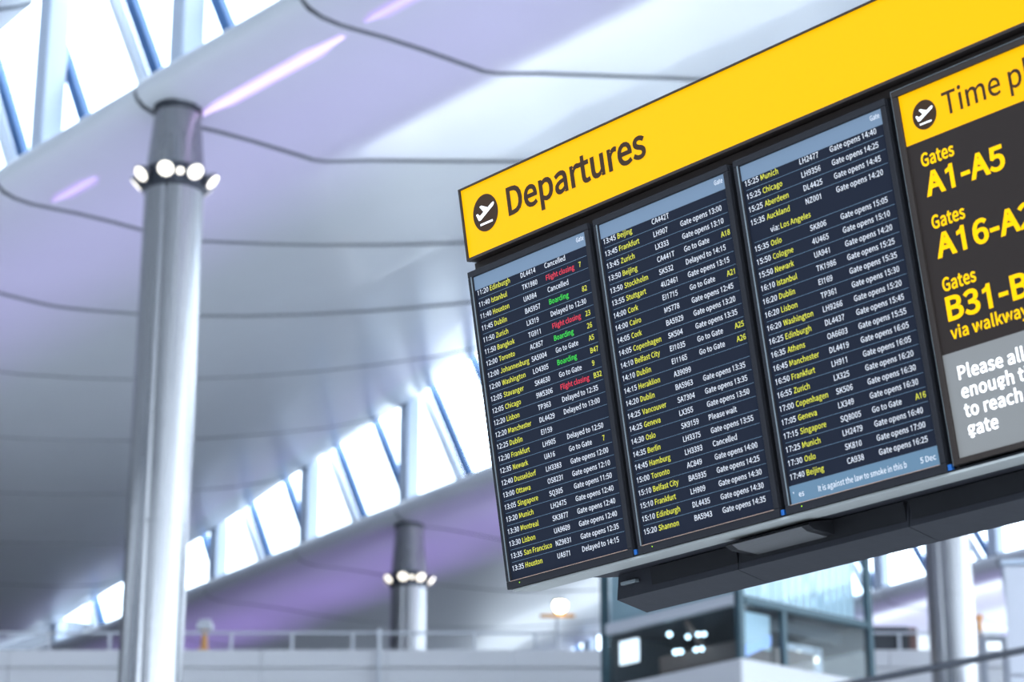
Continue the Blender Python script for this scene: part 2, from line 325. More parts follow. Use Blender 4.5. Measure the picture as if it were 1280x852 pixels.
# lettering: outlines of two plain alphabets (units: capital height = 716), filled as flat print
_fc = bpy.data.curves.new('lettering', 'CURVE')
_fc.dimensions = '2D'
_fc.fill_mode = 'BOTH'
_fo = bpy.data.objects.new('lettering', _fc)
COL.objects.link(_fo)
FONTS = {}
for key, src in (('lcd', """0	542|272,-13 434,80 494,360 434,638 272,729 109,638 49,360 109,80|272,60 173,131 135,360 173,588 272,658 370,588 408,360 370,131
1	542|238,0 318,0 318,716 250,716 228,655 190,622 105,590 105,520 185,545 238,578
2	542|43,0 493,0 493,77 295,77 237,75 178,70 381,300 459,519 403,671 250,729 132,700 39,624 91,573 158,633 239,656 339,616 371,515 291,311 43,53
3	542|257,-13 420,41 487,191 443,312 336,373 336,378 428,441 463,550 404,682 254,729 144,705 55,644 103,587 171,637 251,656 340,625 372,543 329,446 174,406 174,338 347,299 397,194 356,97 251,62 148,86 74,144 28,86 118,17
4	542|332,0 416,0 416,197 512,197 512,269 416,269 416,716 317,716 20,256 20,197 332,197|332,269 112,269 275,513 305,566 333,618 337,618 332,488
5	542|256,-13 418,51 490,232 427,406 274,461 217,453 167,433 186,640 455,640 455,716 107,716 84,382 132,352 189,383 251,394 359,351 400,231 355,107 247,62 143,86 71,141 26,82 117,17
6	542|294,-13 439,52 500,220 446,389 301,444 215,422 139,358 195,590 323,655 386,641 437,601 487,655 416,708 319,729 135,640 55,342 123,76|141,287 215,358 286,378 383,335 415,220 380,102 294,58 187,117
7	542|193,0 286,0 333,356 496,662 496,716 48,716 48,640 396,640 247,348
8	542|274,-13 436,41 497,172 461,290 377,360 377,365 440,436 472,538 419,674 275,727 136,677 79,545 108,448 176,380 176,376 86,300 45,178 109,41|322,389 209,448 160,545 192,629 274,660 364,624 396,533 377,457|274,54 167,91 124,186 152,278 223,348 356,282 412,175 374,88
9	542|230,-13 410,79 489,389 420,644 248,729 104,665 43,496 97,329 240,272 329,295 405,358 348,127 227,62 160,76 105,116 57,61 129,8|404,434 330,360 255,338 159,381 127,496 162,615 249,659 357,602
:	272|136,381 181,400 200,449 181,499 136,518 90,499 71,449 90,400|136,-13 181,6 200,55 181,104 136,123 90,104 71,55 90,6
A	594|4,0 95,0 164,219 426,219 494,0 590,0 347,716 246,716|187,290 222,400 258,521 293,643 297,643 332,521 403,290
B	642|99,0 326,0 522,52 598,210 557,326 452,381 452,386 530,445 557,541 488,676 311,716 99,716|189,412 189,645 299,645 426,619 468,529 428,443 295,412|189,72 189,342 314,342 458,311 509,213 457,106 314,72
C	623|368,-13 492,14 588,90 538,147 464,88 372,66 210,146 149,360 212,572 375,650 457,631 522,582 570,641 490,702 374,729 147,630 57,358 145,85
D	672|99,0 281,0 529,95 614,360 528,624 277,716 99,716|189,74 189,643 270,643 459,570 522,360 459,150 270,74
E	575|99,0 522,0 522,77 189,77 189,338 460,338 460,415 189,415 189,640 511,640 511,716 99,716
F	539|99,0 189,0 189,321 462,321 462,398 189,398 189,640 511,640 511,716 99,716
G	673|380,-13 509,11 601,70 601,371 365,371 365,296 518,296 518,108 462,78 389,66 212,146 149,360 214,572 388,650 478,630 542,582 591,641 510,701 385,729 150,630 57,358 148,85
H	711|99,0 189,0 189,338 523,338 523,0 613,0 613,716 523,716 523,416 189,416 189,716 99,716
I	286|99,0 189,0 189,716 99,716
J	523|232,-13 383,52 429,210 429,716 338,716 338,219 309,102 223,66 153,85 99,147 34,101 115,16
K	631|99,0 189,0 189,227 312,373 526,0 627,0 368,444 593,716 490,716 190,357 189,357 189,716 99,716
L	530|99,0 502,0 502,77 189,77 189,716 99,716
M	793|99,0 180,0 180,397 176,502 168,608 172,608 230,444 365,72 426,72 561,444 618,608 622,608 615,502 611,397 611,0 695,0 695,716 586,716 449,333 400,184 396,184 344,333 207,716 99,716
N	706|99,0 184,0 184,376 180,489 173,600 177,600 254,452 515,0 608,0 608,716 522,716 522,344 526,229 534,117 529,117 452,265 190,716 99,716
O	725|362,-13 583,88 668,360 583,631 362,729 142,631 57,360 142,88|362,66 208,146 149,360 208,572 362,650 517,572 575,360 517,146
P	618|99,0 189,0 189,285 307,285 498,339 570,506 497,670 303,716 99,716|189,358 189,643 291,643 433,614 481,506 435,394 295,358
Q	725|362,63 208,143 149,360 208,572 362,650 517,572 575,360 517,143|581,-180 641,-175 684,-163 666,-94 634,-101 591,-105 486,-80 415,-9 598,108 668,360 583,631 362,729 142,631 57,360 129,105 318,-10 415,-131
R	620|189,376 189,643 309,643 438,614 483,516 438,411 309,376|491,0 593,0 411,314 528,381 572,516 502,672 322,716 99,716 99,0 189,0 189,304 317,304
S	582|297,-13 475,46 540,190 498,313 393,382 291,426 211,468 172,546 208,622 306,650 396,632 469,583 516,641 424,704 306,729 144,675 80,539 128,419 226,356 328,311 414,263 448,183 409,99 298,66 190,91 101,155 47,93 157,16
T	585|247,0 338,0 338,640 555,640 555,716 30,716 30,640 247,640
U	704|353,-13 536,55 610,295 610,716 523,716 523,293 473,115 353,66 234,115 186,293 186,716 96,716 96,295 169,55
V	562|230,0 334,0 562,716 470,716 355,328 321,210 285,92 281,92 212,328 96,716 1,716
W	858|177,0 284,0 391,432 427,595 431,595 466,432 574,0 684,0 831,716 745,716 668,326 629,94 623,94 598,211 572,326 473,716 390,716 291,326 240,94 236,94 193,326 118,716 25,716
X	560|17,0 112,0 215,193 273,310 276,310 309,249 338,193 444,0 544,0 334,365 529,716 435,716 314,484 288,428 284,428 130,716 30,716 226,370
Z	589|49,0 543,0 543,77 160,77 538,662 538,716 83,716 83,640 427,640 49,55
a	550|212,-13 305,10 388,63 391,63 399,0 472,0 472,326 429,485 288,544 170,521 80,475 114,413 187,452 274,470 361,429 383,336 136,271 58,138 101,27|237,60 171,79 144,144 196,228 383,276 383,129 310,77
b	604|323,-13 484,62 554,274 500,470 343,544 255,522 176,470 180,565 180,778 90,778 90,0 161,0 169,55 173,55 247,5|309,63 248,74 180,117 180,397 252,450 320,469 429,415 461,273 418,118
c	498|299,-13 391,5 471,54 432,114 375,77 307,62 188,117 143,265 190,413 310,469 366,456 415,423 460,482 395,525 306,544 127,471 51,265 122,60
d	606|271,-13 360,10 432,63 435,63 442,0 516,0 516,778 426,778 426,573 431,483 362,528 281,544 121,469 52,265 111,60|290,63 182,116 144,266 188,413 297,469 361,456 426,413 426,135 360,80
e	541|305,-13 401,3 479,41 447,101 385,70 315,59 191,109 139,244 496,244 499,267 500,295 445,476 288,544 124,469 51,265 125,60|138,308 190,430 290,473 387,431 422,308
f	317|32,458 105,458 105,0 193,0 193,458 306,458 306,530 193,530 193,614 212,692 269,719 298,715 328,704 348,774 307,786 259,790 142,743 105,615 105,530 32,526
g	551|269,-244 464,-189 537,-61 491,35 353,65 248,65 175,82 155,123 165,160 190,187 228,173 268,168 406,218 462,353 450,415 419,462 527,462 527,530 343,530 310,540 268,544 129,493 69,355 91,270 139,212 139,208 99,168 80,109 94,56 128,22 128,18 70,-37 50,-103 111,-207|268,229 189,263 155,355 188,446 268,479 348,446 381,355 347,263|281,-183 168,-158 128,-90 141,-44 182,0 217,-6 250,-8 342,-8 422,-23 449,-75 404,-149
h	593|90,0 180,0 180,385 251,446 324,466 401,432 425,324 425,0 514,0 514,336 474,491 352,544 255,518 176,455 180,565 180,778 90,778
i	269|90,0 180,0 180,530 90,530|135,640 178,656 194,699 178,741 135,757 92,741 76,699 92,656
j	269|34,-236 147,-189 180,-61 180,530 91,530 91,-61 78,-137 25,-165 -2,-162 -25,-155 -43,-223 -9,-232|135,640 177,656 194,699 177,741 135,757 92,741 75,699 92,656
k	539|90,0 178,0 178,140 277,256 433,0 529,0 329,316 506,530 406,530 182,251 178,251 178,778 90,778
l	277|184,-13 214,-10 235,-5 223,63 204,62 187,70 180,100 180,778 90,778 90,105 112,18
m	905|90,0 180,0 180,385 249,446 313,466 387,432 411,324 411,0 500,0 500,385 570,446 634,466 709,432 733,324 733,0 821,0 821,336 782,491 661,544 570,516 485,442 435,517 339,544 250,518 174,453 172,453 163,530 90,530
n	596|90,0 180,0 180,385 251,446 324,466 401,432 425,324 425,0 514,0 514,336 474,491 352,544 254,518 174,453 172,453 163,530 90,530
o	592|296,-13 467,60 541,265 467,471 296,544 125,471 51,265 125,60|296,62 185,117 143,265 185,413 296,469 408,413 450,265 408,117
p	606|90,-224 180,-224 180,-44 177,49 250,3 323,-13 484,62 554,274 500,470 343,544 253,521 174,469 172,469 163,530 90,530|309,63 249,74 180,117 180,397 253,450 320,469 429,415 461,273 418,118
r	379|90,0 180,0 180,341 243,436 313,464 340,462 364,455 381,532 355,542 324,544 241,514 174,434 172,434 163,530 90,530
s	457|229,-13 372,34 421,145 369,252 260,306 180,341 146,398 170,452 244,475 308,461 364,428 407,484 335,526 243,544 108,500 61,394 110,293 215,240 297,202 336,140 310,81 232,57 147,74 74,120 31,61 120,8
t	368|256,-13 306,-7 355,7 337,74 307,64 276,60 212,86 194,161 194,458 339,458 339,530 194,530 194,680 120,680 110,530 26,526 26,458 105,458 105,164 139,36
u	593|245,-13 341,14 420,83 423,83 430,0 504,0 504,530 415,530 415,154 345,86 272,64 195,98 172,205 172,530 82,530 82,194 121,40
v	509|204,0 309,0 496,530 408,530 308,229 259,72 254,72 205,229 105,530 13,530
w	783|174,0 277,0 353,284 389,439 394,439 411,361 430,286 506,0 614,0 758,530 672,530 595,224 578,149 563,76 558,76 539,149 521,224 438,530 351,530 268,224 249,149 232,76 228,76 196,224 117,530 26,530
y	509|99,-229 223,-176 297,-45 496,530 409,530 314,236 292,162 271,86 266,86 213,236 105,530 13,530 226,-1 214,-41 168,-123 95,-155 73,-152 54,-147 36,-218 64,-226
ı	977|98,-117 879,-117 879,860 98,860|488,411 178,811 799,811|520,371 830,771 830,-28|178,-68 488,331 799,-68|147,771 457,371 147,-28
’	977|47,585 67,548 152,618 190,731 167,797 112,823 63,803 46,760 63,716 107,697 122,700 134,705 110,639
 	219"""), ('sign', """-	339|45,239 295,239 295,308 45,308
1	542|238,0 318,0 318,716 250,716 228,655 190,622 105,590 105,520 185,545 238,578
2	542|43,0 493,0 493,77 267,77 207,73 178,70 293,187 381,300 439,410 459,519 444,605 403,671 337,714 250,729 187,721 132,700 84,667 39,624 91,573 123,607 158,633 197,650 239,656 297,646 339,616 363,572 371,515 351,418 291,311 189,190 43,53
3	542|257,-13 347,1 420,41 469,106 487,191 476,259 443,312 395,350 336,373 336,378 388,404 428,441 454,490 463,550 447,626 404,682 338,717 254,729 196,722 144,705 97,678 55,644 103,587 135,615 171,637 209,651 251,656 302,648 340,625 364,590 372,543 362,489 329,446 267,417 174,406 174,338 279,328 347,299 385,253 397,194 386,139 356,97 310,71 251,62 195,68 148,86 108,113 74,144 28,86 68,49 118,17 181,-5
4	542|332,0 416,0 416,197 512,197 512,269 416,269 416,716 317,716 20,256 20,197 332,197|332,269 112,269 275,513 291,539 305,566 320,592 333,618 337,618 335,588 332,488
5	542|256,-13 343,4 418,51 471,128 490,232 473,335 427,406 358,448 274,461 244,459 217,453 191,445 167,433 186,640 455,640 455,716 107,716 84,382 132,352 161,370 189,383 218,391 251,394 312,383 359,351 389,299 400,231 388,160 355,107 307,73 247,62 190,68 143,86 104,111 71,141 26,82 67,47 117,17 180,-5
6	542|294,-13 373,4 439,52 484,125 500,220 486,318 446,389 383,430 301,444 258,439 215,422 175,395 139,358 155,498 195,590 253,640 323,655 355,652 386,641 413,623 437,601 487,655 455,685 416,708 371,723 319,729 220,708 135,640 77,521 55,342 73,187 123,76 199,9|141,287 177,329 215,358 252,373 286,378 343,367 383,335 407,285 415,220 406,153 380,102 342,69 294,58 234,73 187,117 156,189
9	542|230,-13 327,9 410,79 468,204 489,389 471,538 420,644 344,708 248,729 169,712 104,665 59,591 43,496 57,399 97,329 159,286 240,272 285,278 329,295 369,323 405,358 387,219 348,127 292,77 227,62 192,65 160,76 131,93 105,116 57,61 90,31 129,8 175,-7|404,434 368,390 330,360 292,343 255,338 199,349 159,381 135,431 127,496 136,563 162,615 201,648 249,659 310,645 357,602 389,531
A	594|4,0 95,0 164,219 426,219 494,0 590,0 347,716 246,716|187,290 222,400 276,581 293,643 297,643 314,581 403,290
B	642|99,0 326,0 436,13 522,52 578,118 598,210 587,276 557,326 511,361 452,381 452,386 497,409 530,445 550,490 557,541 539,622 488,676 410,706 311,716 99,716|189,412 189,645 299,645 373,638 426,619 457,583 468,529 458,480 428,443 374,420 295,412|189,72 189,342 314,342 397,334 458,311 496,271 509,213 496,150 457,106 396,81 314,72
D	672|99,0 281,0 424,24 529,95 593,209 614,360 593,512 528,624 423,693 277,716 99,716|189,74 189,643 270,643 380,624 459,570 506,481 522,360 506,239 459,150 380,94 270,74
G	673|380,-13 448,-6 509,11 560,37 601,70 601,371 365,371 365,296 518,296 518,108 493,91 462,78 426,69 389,66 287,87 212,146 165,238 149,360 166,481 214,572 290,630 388,650 437,644 478,630 513,608 542,582 591,641 555,673 510,701 453,721 385,729 254,703 150,630 81,513 57,358 81,202 148,85 250,12
P	618|99,0 189,0 189,285 307,285 414,298 498,339 551,408 570,506 551,605 497,670 412,705 303,716 99,716|189,358 189,643 291,643 374,636 433,614 469,571 481,506 469,440 435,394 377,367 295,358
T	585|247,0 338,0 338,640 555,640 555,716 30,716 30,640 247,640
a	550|212,-13 260,-7 305,10 348,34 388,63 391,63 399,0 472,0 472,326 461,416 429,485 372,529 288,544 226,538 170,521 121,499 80,475 114,413 148,434 187,452 229,465 274,470 327,459 361,429 378,386 383,336 237,311 136,271 77,214 58,138 69,74 101,27 150,-3|237,60 200,64 171,79 151,105 144,144 156,190 196,228 270,257 383,276 383,129 345,99 310,77 274,64
c	498|299,-13 346,-8 391,5 433,26 471,54 432,114 405,94 375,77 342,66 307,62 240,76 188,117 155,181 143,265 155,348 190,413 243,454 310,469 339,466 366,456 392,442 415,423 460,482 430,505 395,525 354,539 306,544 208,525 127,471 71,383 51,265 70,147 122,60 201,6
e	541|305,-13 356,-9 401,3 442,20 479,41 447,101 417,83 385,70 351,61 315,59 245,72 191,109 155,167 139,244 496,244 498,255 500,281 500,295 486,398 445,476 379,526 288,544 200,525 124,469 71,381 51,265 71,148 125,60 205,6|138,308 155,378 190,430 236,462 290,473 346,462 387,431 413,379 422,308
g	551|269,-244 380,-229 464,-189 518,-131 537,-61 526,-4 491,35 433,58 353,65 248,65 204,70 175,82 160,100 155,123 158,143 165,160 176,174 190,187 208,179 228,173 248,169 268,168 344,181 406,218 447,276 462,353 459,386 450,415 436,441 419,462 527,462 527,530 343,530 328,536 310,540 290,543 268,544 192,531 129,493 85,433 69,355 75,309 91,270 113,237 139,212 139,208 118,191 99,168 85,141 80,109 84,80 94,56 109,37 128,22 128,18 95,-8 70,-37 55,-69 50,-103 66,-163 111,-207 180,-235|268,229 225,237 189,263 164,302 155,355 164,407 188,446 224,470 268,479 312,470 348,446 372,407 381,355 372,302 347,263 311,237|281,-183 217,-176 168,-158 138,-128 128,-90 131,-67 141,-44 157,-21 182,0 200,-4 250,-8 342,-8 388,-11 422,-23 442,-44 449,-75 438,-115 404,-149 351,-174
h	593|90,0 180,0 180,385 217,420 251,446 286,461 324,466 370,458 401,432 419,388 425,324 425,0 514,0 514,336 504,425 474,491 424,531 352,544 301,537 255,518 214,490 176,455 180,565 180,778 90,778
i	269|90,0 180,0 180,530 90,530|135,640 159,644 178,656 190,675 194,699 190,723 178,741 159,753 135,757 111,753 92,741 80,723 76,699 80,675 92,656 111,644
k	539|90,0 178,0 178,140 277,256 433,0 529,0 329,316 506,530 406,530 182,251 178,251 178,778 90,778
l	277|184,-13 200,-12 225,-8 235,-5 223,63 204,62 195,64 187,70 182,82 180,100 180,778 90,778 90,105 95,55 112,18 141,-5
m	905|90,0 180,0 180,385 215,421 249,446 282,461 313,466 356,458 387,432 405,388 411,324 411,0 500,0 500,385 536,421 570,446 603,461 634,466 678,458 709,432 727,388 733,324 733,0 821,0 821,336 812,425 782,491 732,531 661,544 614,537 570,516 527,484 485,442 465,485 435,517 393,537 339,544 293,537 250,518 211,489 174,453 172,453 163,530 90,530
n	596|90,0 180,0 180,385 217,420 251,446 286,461 324,466 370,458 401,432 419,388 425,324 425,0 514,0 514,336 504,425 474,491 424,531 352,544 300,537 254,518 213,489 174,453 172,453 163,530 90,530
o	592|296,-13 389,6 467,60 521,147 541,265 521,383 467,471 389,525 296,544 203,525 125,471 71,383 51,265 71,147 125,60 203,6|296,62 233,76 185,117 154,181 143,265 154,348 185,413 233,454 296,469 359,454 408,413 439,348 450,265 439,181 408,117 359,76
p	606|90,-224 180,-224 180,-44 177,49 213,22 250,3 287,-9 323,-13 410,6 484,62 535,152 554,274 540,385 500,470 434,525 343,544 297,538 253,521 212,498 174,469 172,469 163,530 90,530|309,63 280,65 249,74 215,91 180,117 180,397 217,428 253,450 287,464 320,469 385,455 429,415 453,353 461,273 450,184 418,118 370,77
r	379|90,0 180,0 180,341 209,398 243,436 278,457 313,464 340,462 364,455 381,532 368,538 355,542 324,544 281,536 241,514 205,479 174,434 172,434 163,530 90,530
s	457|229,-13 311,0 372,34 409,84 421,145 407,208 369,252 318,282 217,323 180,341 155,365 146,398 151,427 170,452 200,469 244,475 278,471 308,461 337,446 364,428 407,484 374,507 335,526 291,539 243,544 166,532 108,500 73,453 61,394 74,335 110,293 159,263 215,240 259,223 297,202 325,175 336,140 330,107 310,81 278,63 232,57 187,61 147,74 110,94 74,120 31,61 73,31 120,8 173,-7
t	368|256,-13 281,-11 306,-7 355,7 337,74 307,64 292,61 276,60 238,66 212,86 199,118 194,161 194,458 339,458 339,530 194,530 194,680 120,680 110,530 26,526 26,458 105,458 105,164 113,92 139,36 185,0
u	593|245,-13 296,-6 341,14 382,44 420,83 423,83 430,0 504,0 504,530 415,530 415,154 379,114 345,86 310,70 272,64 226,73 195,98 178,142 172,205 172,530 82,530 82,194 92,105 121,40 172,1
v	509|204,0 309,0 496,530 408,530 308,229 259,72 254,72 205,229 105,530 13,530
w	783|174,0 277,0 353,284 389,439 394,439 420,323 506,0 614,0 758,530 672,530 586,186 563,76 558,76 521,224 438,530 351,530 258,186 232,76 228,76 196,224 117,530 26,530
y	509|99,-229 169,-214 223,-176 265,-117 297,-45 496,530 409,530 314,236 281,123 271,86 266,86 213,236 105,530 13,530 226,-1 214,-41 194,-86 168,-123 135,-147 95,-155 63,-150 54,-147 36,-218 64,-226 81,-228
 	219""")):
    FONTS[key] = {}
    for ln in src.split('\n'):
        ch, body = ln.split('\t')
        q = body.split('|')
        FONTS[key][ch] = (int(q[0]), [[tuple(int(v) for v in p.split(',')) for p in c.split(' ')] for c in q[1:]])
_cache = {}
def glyph(ch, font, bold):
    k = (ch, font, bold)
    if k not in _cache:
        _fc.splines.clear()
        for c in FONTS[font][ch][1]:
            sp = _fc.splines.new('POLY')
            sp.points.add(len(c) - 1)
            for p, (x, y) in zip(sp.points, c):
                p.co = (x / 1000, y / 1000, 0, 1)
            sp.use_cyclic_u = True
        _fc.offset = bold
        _fc.update_tag()
        bpy.context.view_layer.update()
        ev = _fo.evaluated_get(bpy.context.evaluated_depsgraph_get())
        me = ev.to_mesh()
        _cache[k] = ([tuple(v.co) for v in me.vertices], [tuple(p.vertices) for p in me.polygons])
        ev.to_mesh_clear()
    return _cache[k]
CAP = 0.716
def text(mb, s, x, z, y, cap, m, width=None, sx=0.97, bold=0.007, font='lcd', gap=0.0):
    """lettering in the x-z plane at depth y, baseline z, left edge x"""
    vs, fs, cx = [], [], 0.0
    for ch in s:
        adv = FONTS[font][ch][0] / 1000
        if ch != ' ':
            gv, gf = glyph(ch, font, bold)
            k = len(vs)
            vs += [(v[0] + cx, v[1]) for v in gv]
            fs += [tuple(i + k for i in f) for f in gf]
        cx += adv + gap
    k = cap / CAP
    lo = min(v[0] for v in vs)
    hi = max(v[0] for v in vs)
    kx = width / (hi - lo) if width else k * sx
    mb.add([(x + (v[0] - lo) * kx, y, z + v[1] * k) for v in vs], fs, m)
    return x + (hi - lo) * kx

def interp(pts, t):
    if t <= pts[0][0]:
        return pts[0][1]
    for (a, u), (b, v) in zip(pts, pts[1:]):
        if t <= b:
            s = (t - a) / (b - a)
            return u + (v - u) * s
    return pts[-1][1]

# ------------------------------------------------------------------ the hall shell
T0, PT = 0.4, 4.93
K0, K1 = -12, 14                                  # panel strips along t
TA, TB = T0 + PT * K0, T0 + PT * K1
PD = 21.1
SILL = {
    -1: [(0, 18.3)], 0: [(0, 18.3)],
    1: [(0, 18.32), (14, 18.2), (30, 17.8)],
    2: [(10, 18.9), (16.5, 18.68), (20.8, 18.47), (25, 18.24), (32, 17.88), (37, 17.62), (41, 17.55), (70, 17.2)],
    3: [(10, 19.62), (16, 19.45), (21, 19.22), (32, 18.7), (60, 17.8)],
    4: [(0, 19.3), (40, 18.3)],
}
HEAD = {
    0: [(0, 22.0)], 1: [(-10, 22.2), (5.3, 21.94), (7, 21.75), (20, 20.4), (40, 18.4)],
    2: [(0, 23.3), (10, 23.2), (14, 22.9), (16.4, 22.55), (19.4, 21.85), (22, 21.43), (24.4, 21.0), (26.9, 20.55), (29.2, 20.05),
        (31.6, 19.64), (35, 19.2), (37.2, 18.9), (39.7, 18.4), (41.5, 18.22), (60, 18.0)],
    3: [(0, 23.9), (14, 23.7), (22, 22.5), (30, 21.0), (42, 19.1), (60, 18.6)],
    4: [(0, 23.5), (40, 20)],
}
NOSE = [(0.10, 0.05), (-0.22, 0.05), (-0.42, 0.01), (-0.56, -0.07), (-0.64, -0.18), (-0.66, -0.30), (-0.60, -0.42), (-0.46, -0.52), (-0.22, -0.59), (0.15, -0.61), (0.6, -0.58), (1.1, -0.54), (1.9, -0.51), (2.9, -0.50)]

def ceil_z(bay, d, t):          # bay b runs from gutter b to head b+1, d measured from gutter b
    zb = interp(SILL[bay], t) - 0.5
    H = interp(HEAD[bay + 1], t)
    p = min(1.95, max(1.0, 1.0 + 0.035 * t))
    s = (d - 3.2) / (PD - 3.2)
    soft = 0.0
    if s <= 0:
        return zb
    k = min(1.0, s / 0.05)
    q = max(0.0, (d - 18.6) / (PD - 18.6))
    return zb + (H - 0.5 - zb) * s ** p * (k * 0.5 + 0.5 if k < 1 else 1) + 0.5 * q * q

ceiling = empty('ceiling', HALL_LOC, (0, 0, HALL_ROT))
tag(ceiling, 'pale satin wave ceiling of wide curved panels', 'ceiling', kind='structure')
for bay in (0, 1, 2, 3):
    d0 = PD * (bay - 1)
    for k in range(K0, K1):
        if bay == 0 and k < -10:
            continue
        gp = 0.035 if k < 3 else 0.018
        ta, tb = T0 + PT * k + gp, T0 + PT * (k + 1) - gp
        ts = [ta + (tb - ta) * i / 3 for i in range(4)]
        prof = []
        for t in ts:
            s = interp(SILL[bay], t)
            row = [(d0 + a, s + b) for a, b in NOSE]
            ds = [3.2, 3.5, 3.9, 4.5, 5.5, 7, 8.5, 10, 12, 14, 16, 18, 19.5, 20.6, 21.0]
            row += [(d0 + d, ceil_z(bay, d, t)) for d in ds]
            dz = -(0.04 if k < 3 else 0.018) * (tb - t) / (tb - ta)
            prof.append([(d, z + dz) for d, z in row])
        n = len(prof[0])
        vs, fs = [], []
        for t, row in zip(ts, prof):
            vs += [(d, t, z) for d, z in row]
        nb = len(vs)
        for t, row in zip(ts, prof):                 # upper skin, 8 cm thick (nose thickness kept inside)
            for j, (d, z) in enumerate(row):
                if j < len(NOSE):
                    a = min(max(d, d0 - 0.45), d0 + 9)
                    vs.append((d + 0.08 * (1 if j < 7 else 0), t, z + 0.07 * (1 if j >= 8 else (0 if j > 2 else -1))))
                else:
                    vs.append((d, t, z + 0.08))
        for i in range(3):
            for j in range(n - 1):
                fs.append((i * n + j, i * n + j + 1, (i + 1) * n + j + 1, (i + 1) * n + j))
                fs.append((nb + i * n + j, nb + (i + 1) * n + j, nb + (i + 1) * n + j + 1, nb + i * n + j + 1))
        edge = []
        for j in range(n - 1):
            edge.append((j, nb + j, nb + j + 1, j + 1))
            q = 3 * n
            edge.append((q + j, q + j + 1, nb + q + j + 1, nb + q + j))
        for i in range(3):
            a = i * n
            fs.append((a, a + n, nb + a + n, nb + a))
            a = i * n + n - 1
            fs.append((a, nb + a, nb + a + n, a + n))
        b = MB()
        b.add(vs, fs)
        b.add(vs, edge, 'gasket')            # grey gasket round the joint faces
        b.build('ceiling_panel', 'ceiling', ceiling, smooth=50)
    # dark backing behind the joints and the roof deck above it
    b = MB()
    tt = [TA + (TB - TA) * i / 80 for i in range(81)]
    ds = [-0.40, -0.2, 0.5, 1.5, 3.2, 5, 8, 11, 14, 17, 20.9]
    n = len(ds)
    vs = []
    for up in (0, 1):
        for t in tt:
            for d in ds:
                z = (interp(SILL[bay], t) - (0.12 if d < -0.3 else 0.37)) if d < 3.2 else ceil_z(bay, d, t) + 0.10
                if up:
                    z = max(z + 0.15, interp(SILL[bay], t) - 0.05 if d < 3.2 else z + 0.3)
                vs.append((d0 + d, t, z))
    nb = n * len(tt)
    fs = []
    for i in range(len(tt) - 1):
        for j in range(n - 1):
            a = i * n + j
            fs.append((a, a + 1, a + n + 1, a + n))
            fs.append((nb + a, nb + a + n, nb + a + n + 1, nb + a + 1))
        for j in (0, n - 1):
            a = i * n + j
            fs.append((a, nb + a, nb + a + n, a + n))
    b.add(vs, fs)
    b.build('roof_backing', 'backing', ceiling)

# glowing strips standing in for violet reflection streaks on the gutter soffit
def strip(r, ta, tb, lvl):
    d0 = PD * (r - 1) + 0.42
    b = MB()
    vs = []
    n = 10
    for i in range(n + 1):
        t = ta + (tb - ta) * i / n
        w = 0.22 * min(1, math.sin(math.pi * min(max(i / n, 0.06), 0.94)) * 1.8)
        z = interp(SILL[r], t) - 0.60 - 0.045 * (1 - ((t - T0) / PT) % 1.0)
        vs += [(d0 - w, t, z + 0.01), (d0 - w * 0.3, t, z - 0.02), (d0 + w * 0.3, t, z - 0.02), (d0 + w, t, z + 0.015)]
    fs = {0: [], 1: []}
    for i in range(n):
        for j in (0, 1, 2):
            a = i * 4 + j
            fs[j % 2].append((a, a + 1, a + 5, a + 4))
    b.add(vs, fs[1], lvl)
    b.add(vs, fs[0], 'streak_soft' if lvl == 'streak_bright' else 'streak_faint')
    b.build('reflection_streak', lvl, ceiling, smooth=60)
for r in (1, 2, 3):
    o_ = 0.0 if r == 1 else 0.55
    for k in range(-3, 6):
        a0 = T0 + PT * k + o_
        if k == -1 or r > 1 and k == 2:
            strip(r, a0 + 0.25, a0 + 4.6, 'streak_bright')
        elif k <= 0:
            strip(r, a0 + 3.0, a0 + 4.6, 'streak_soft')

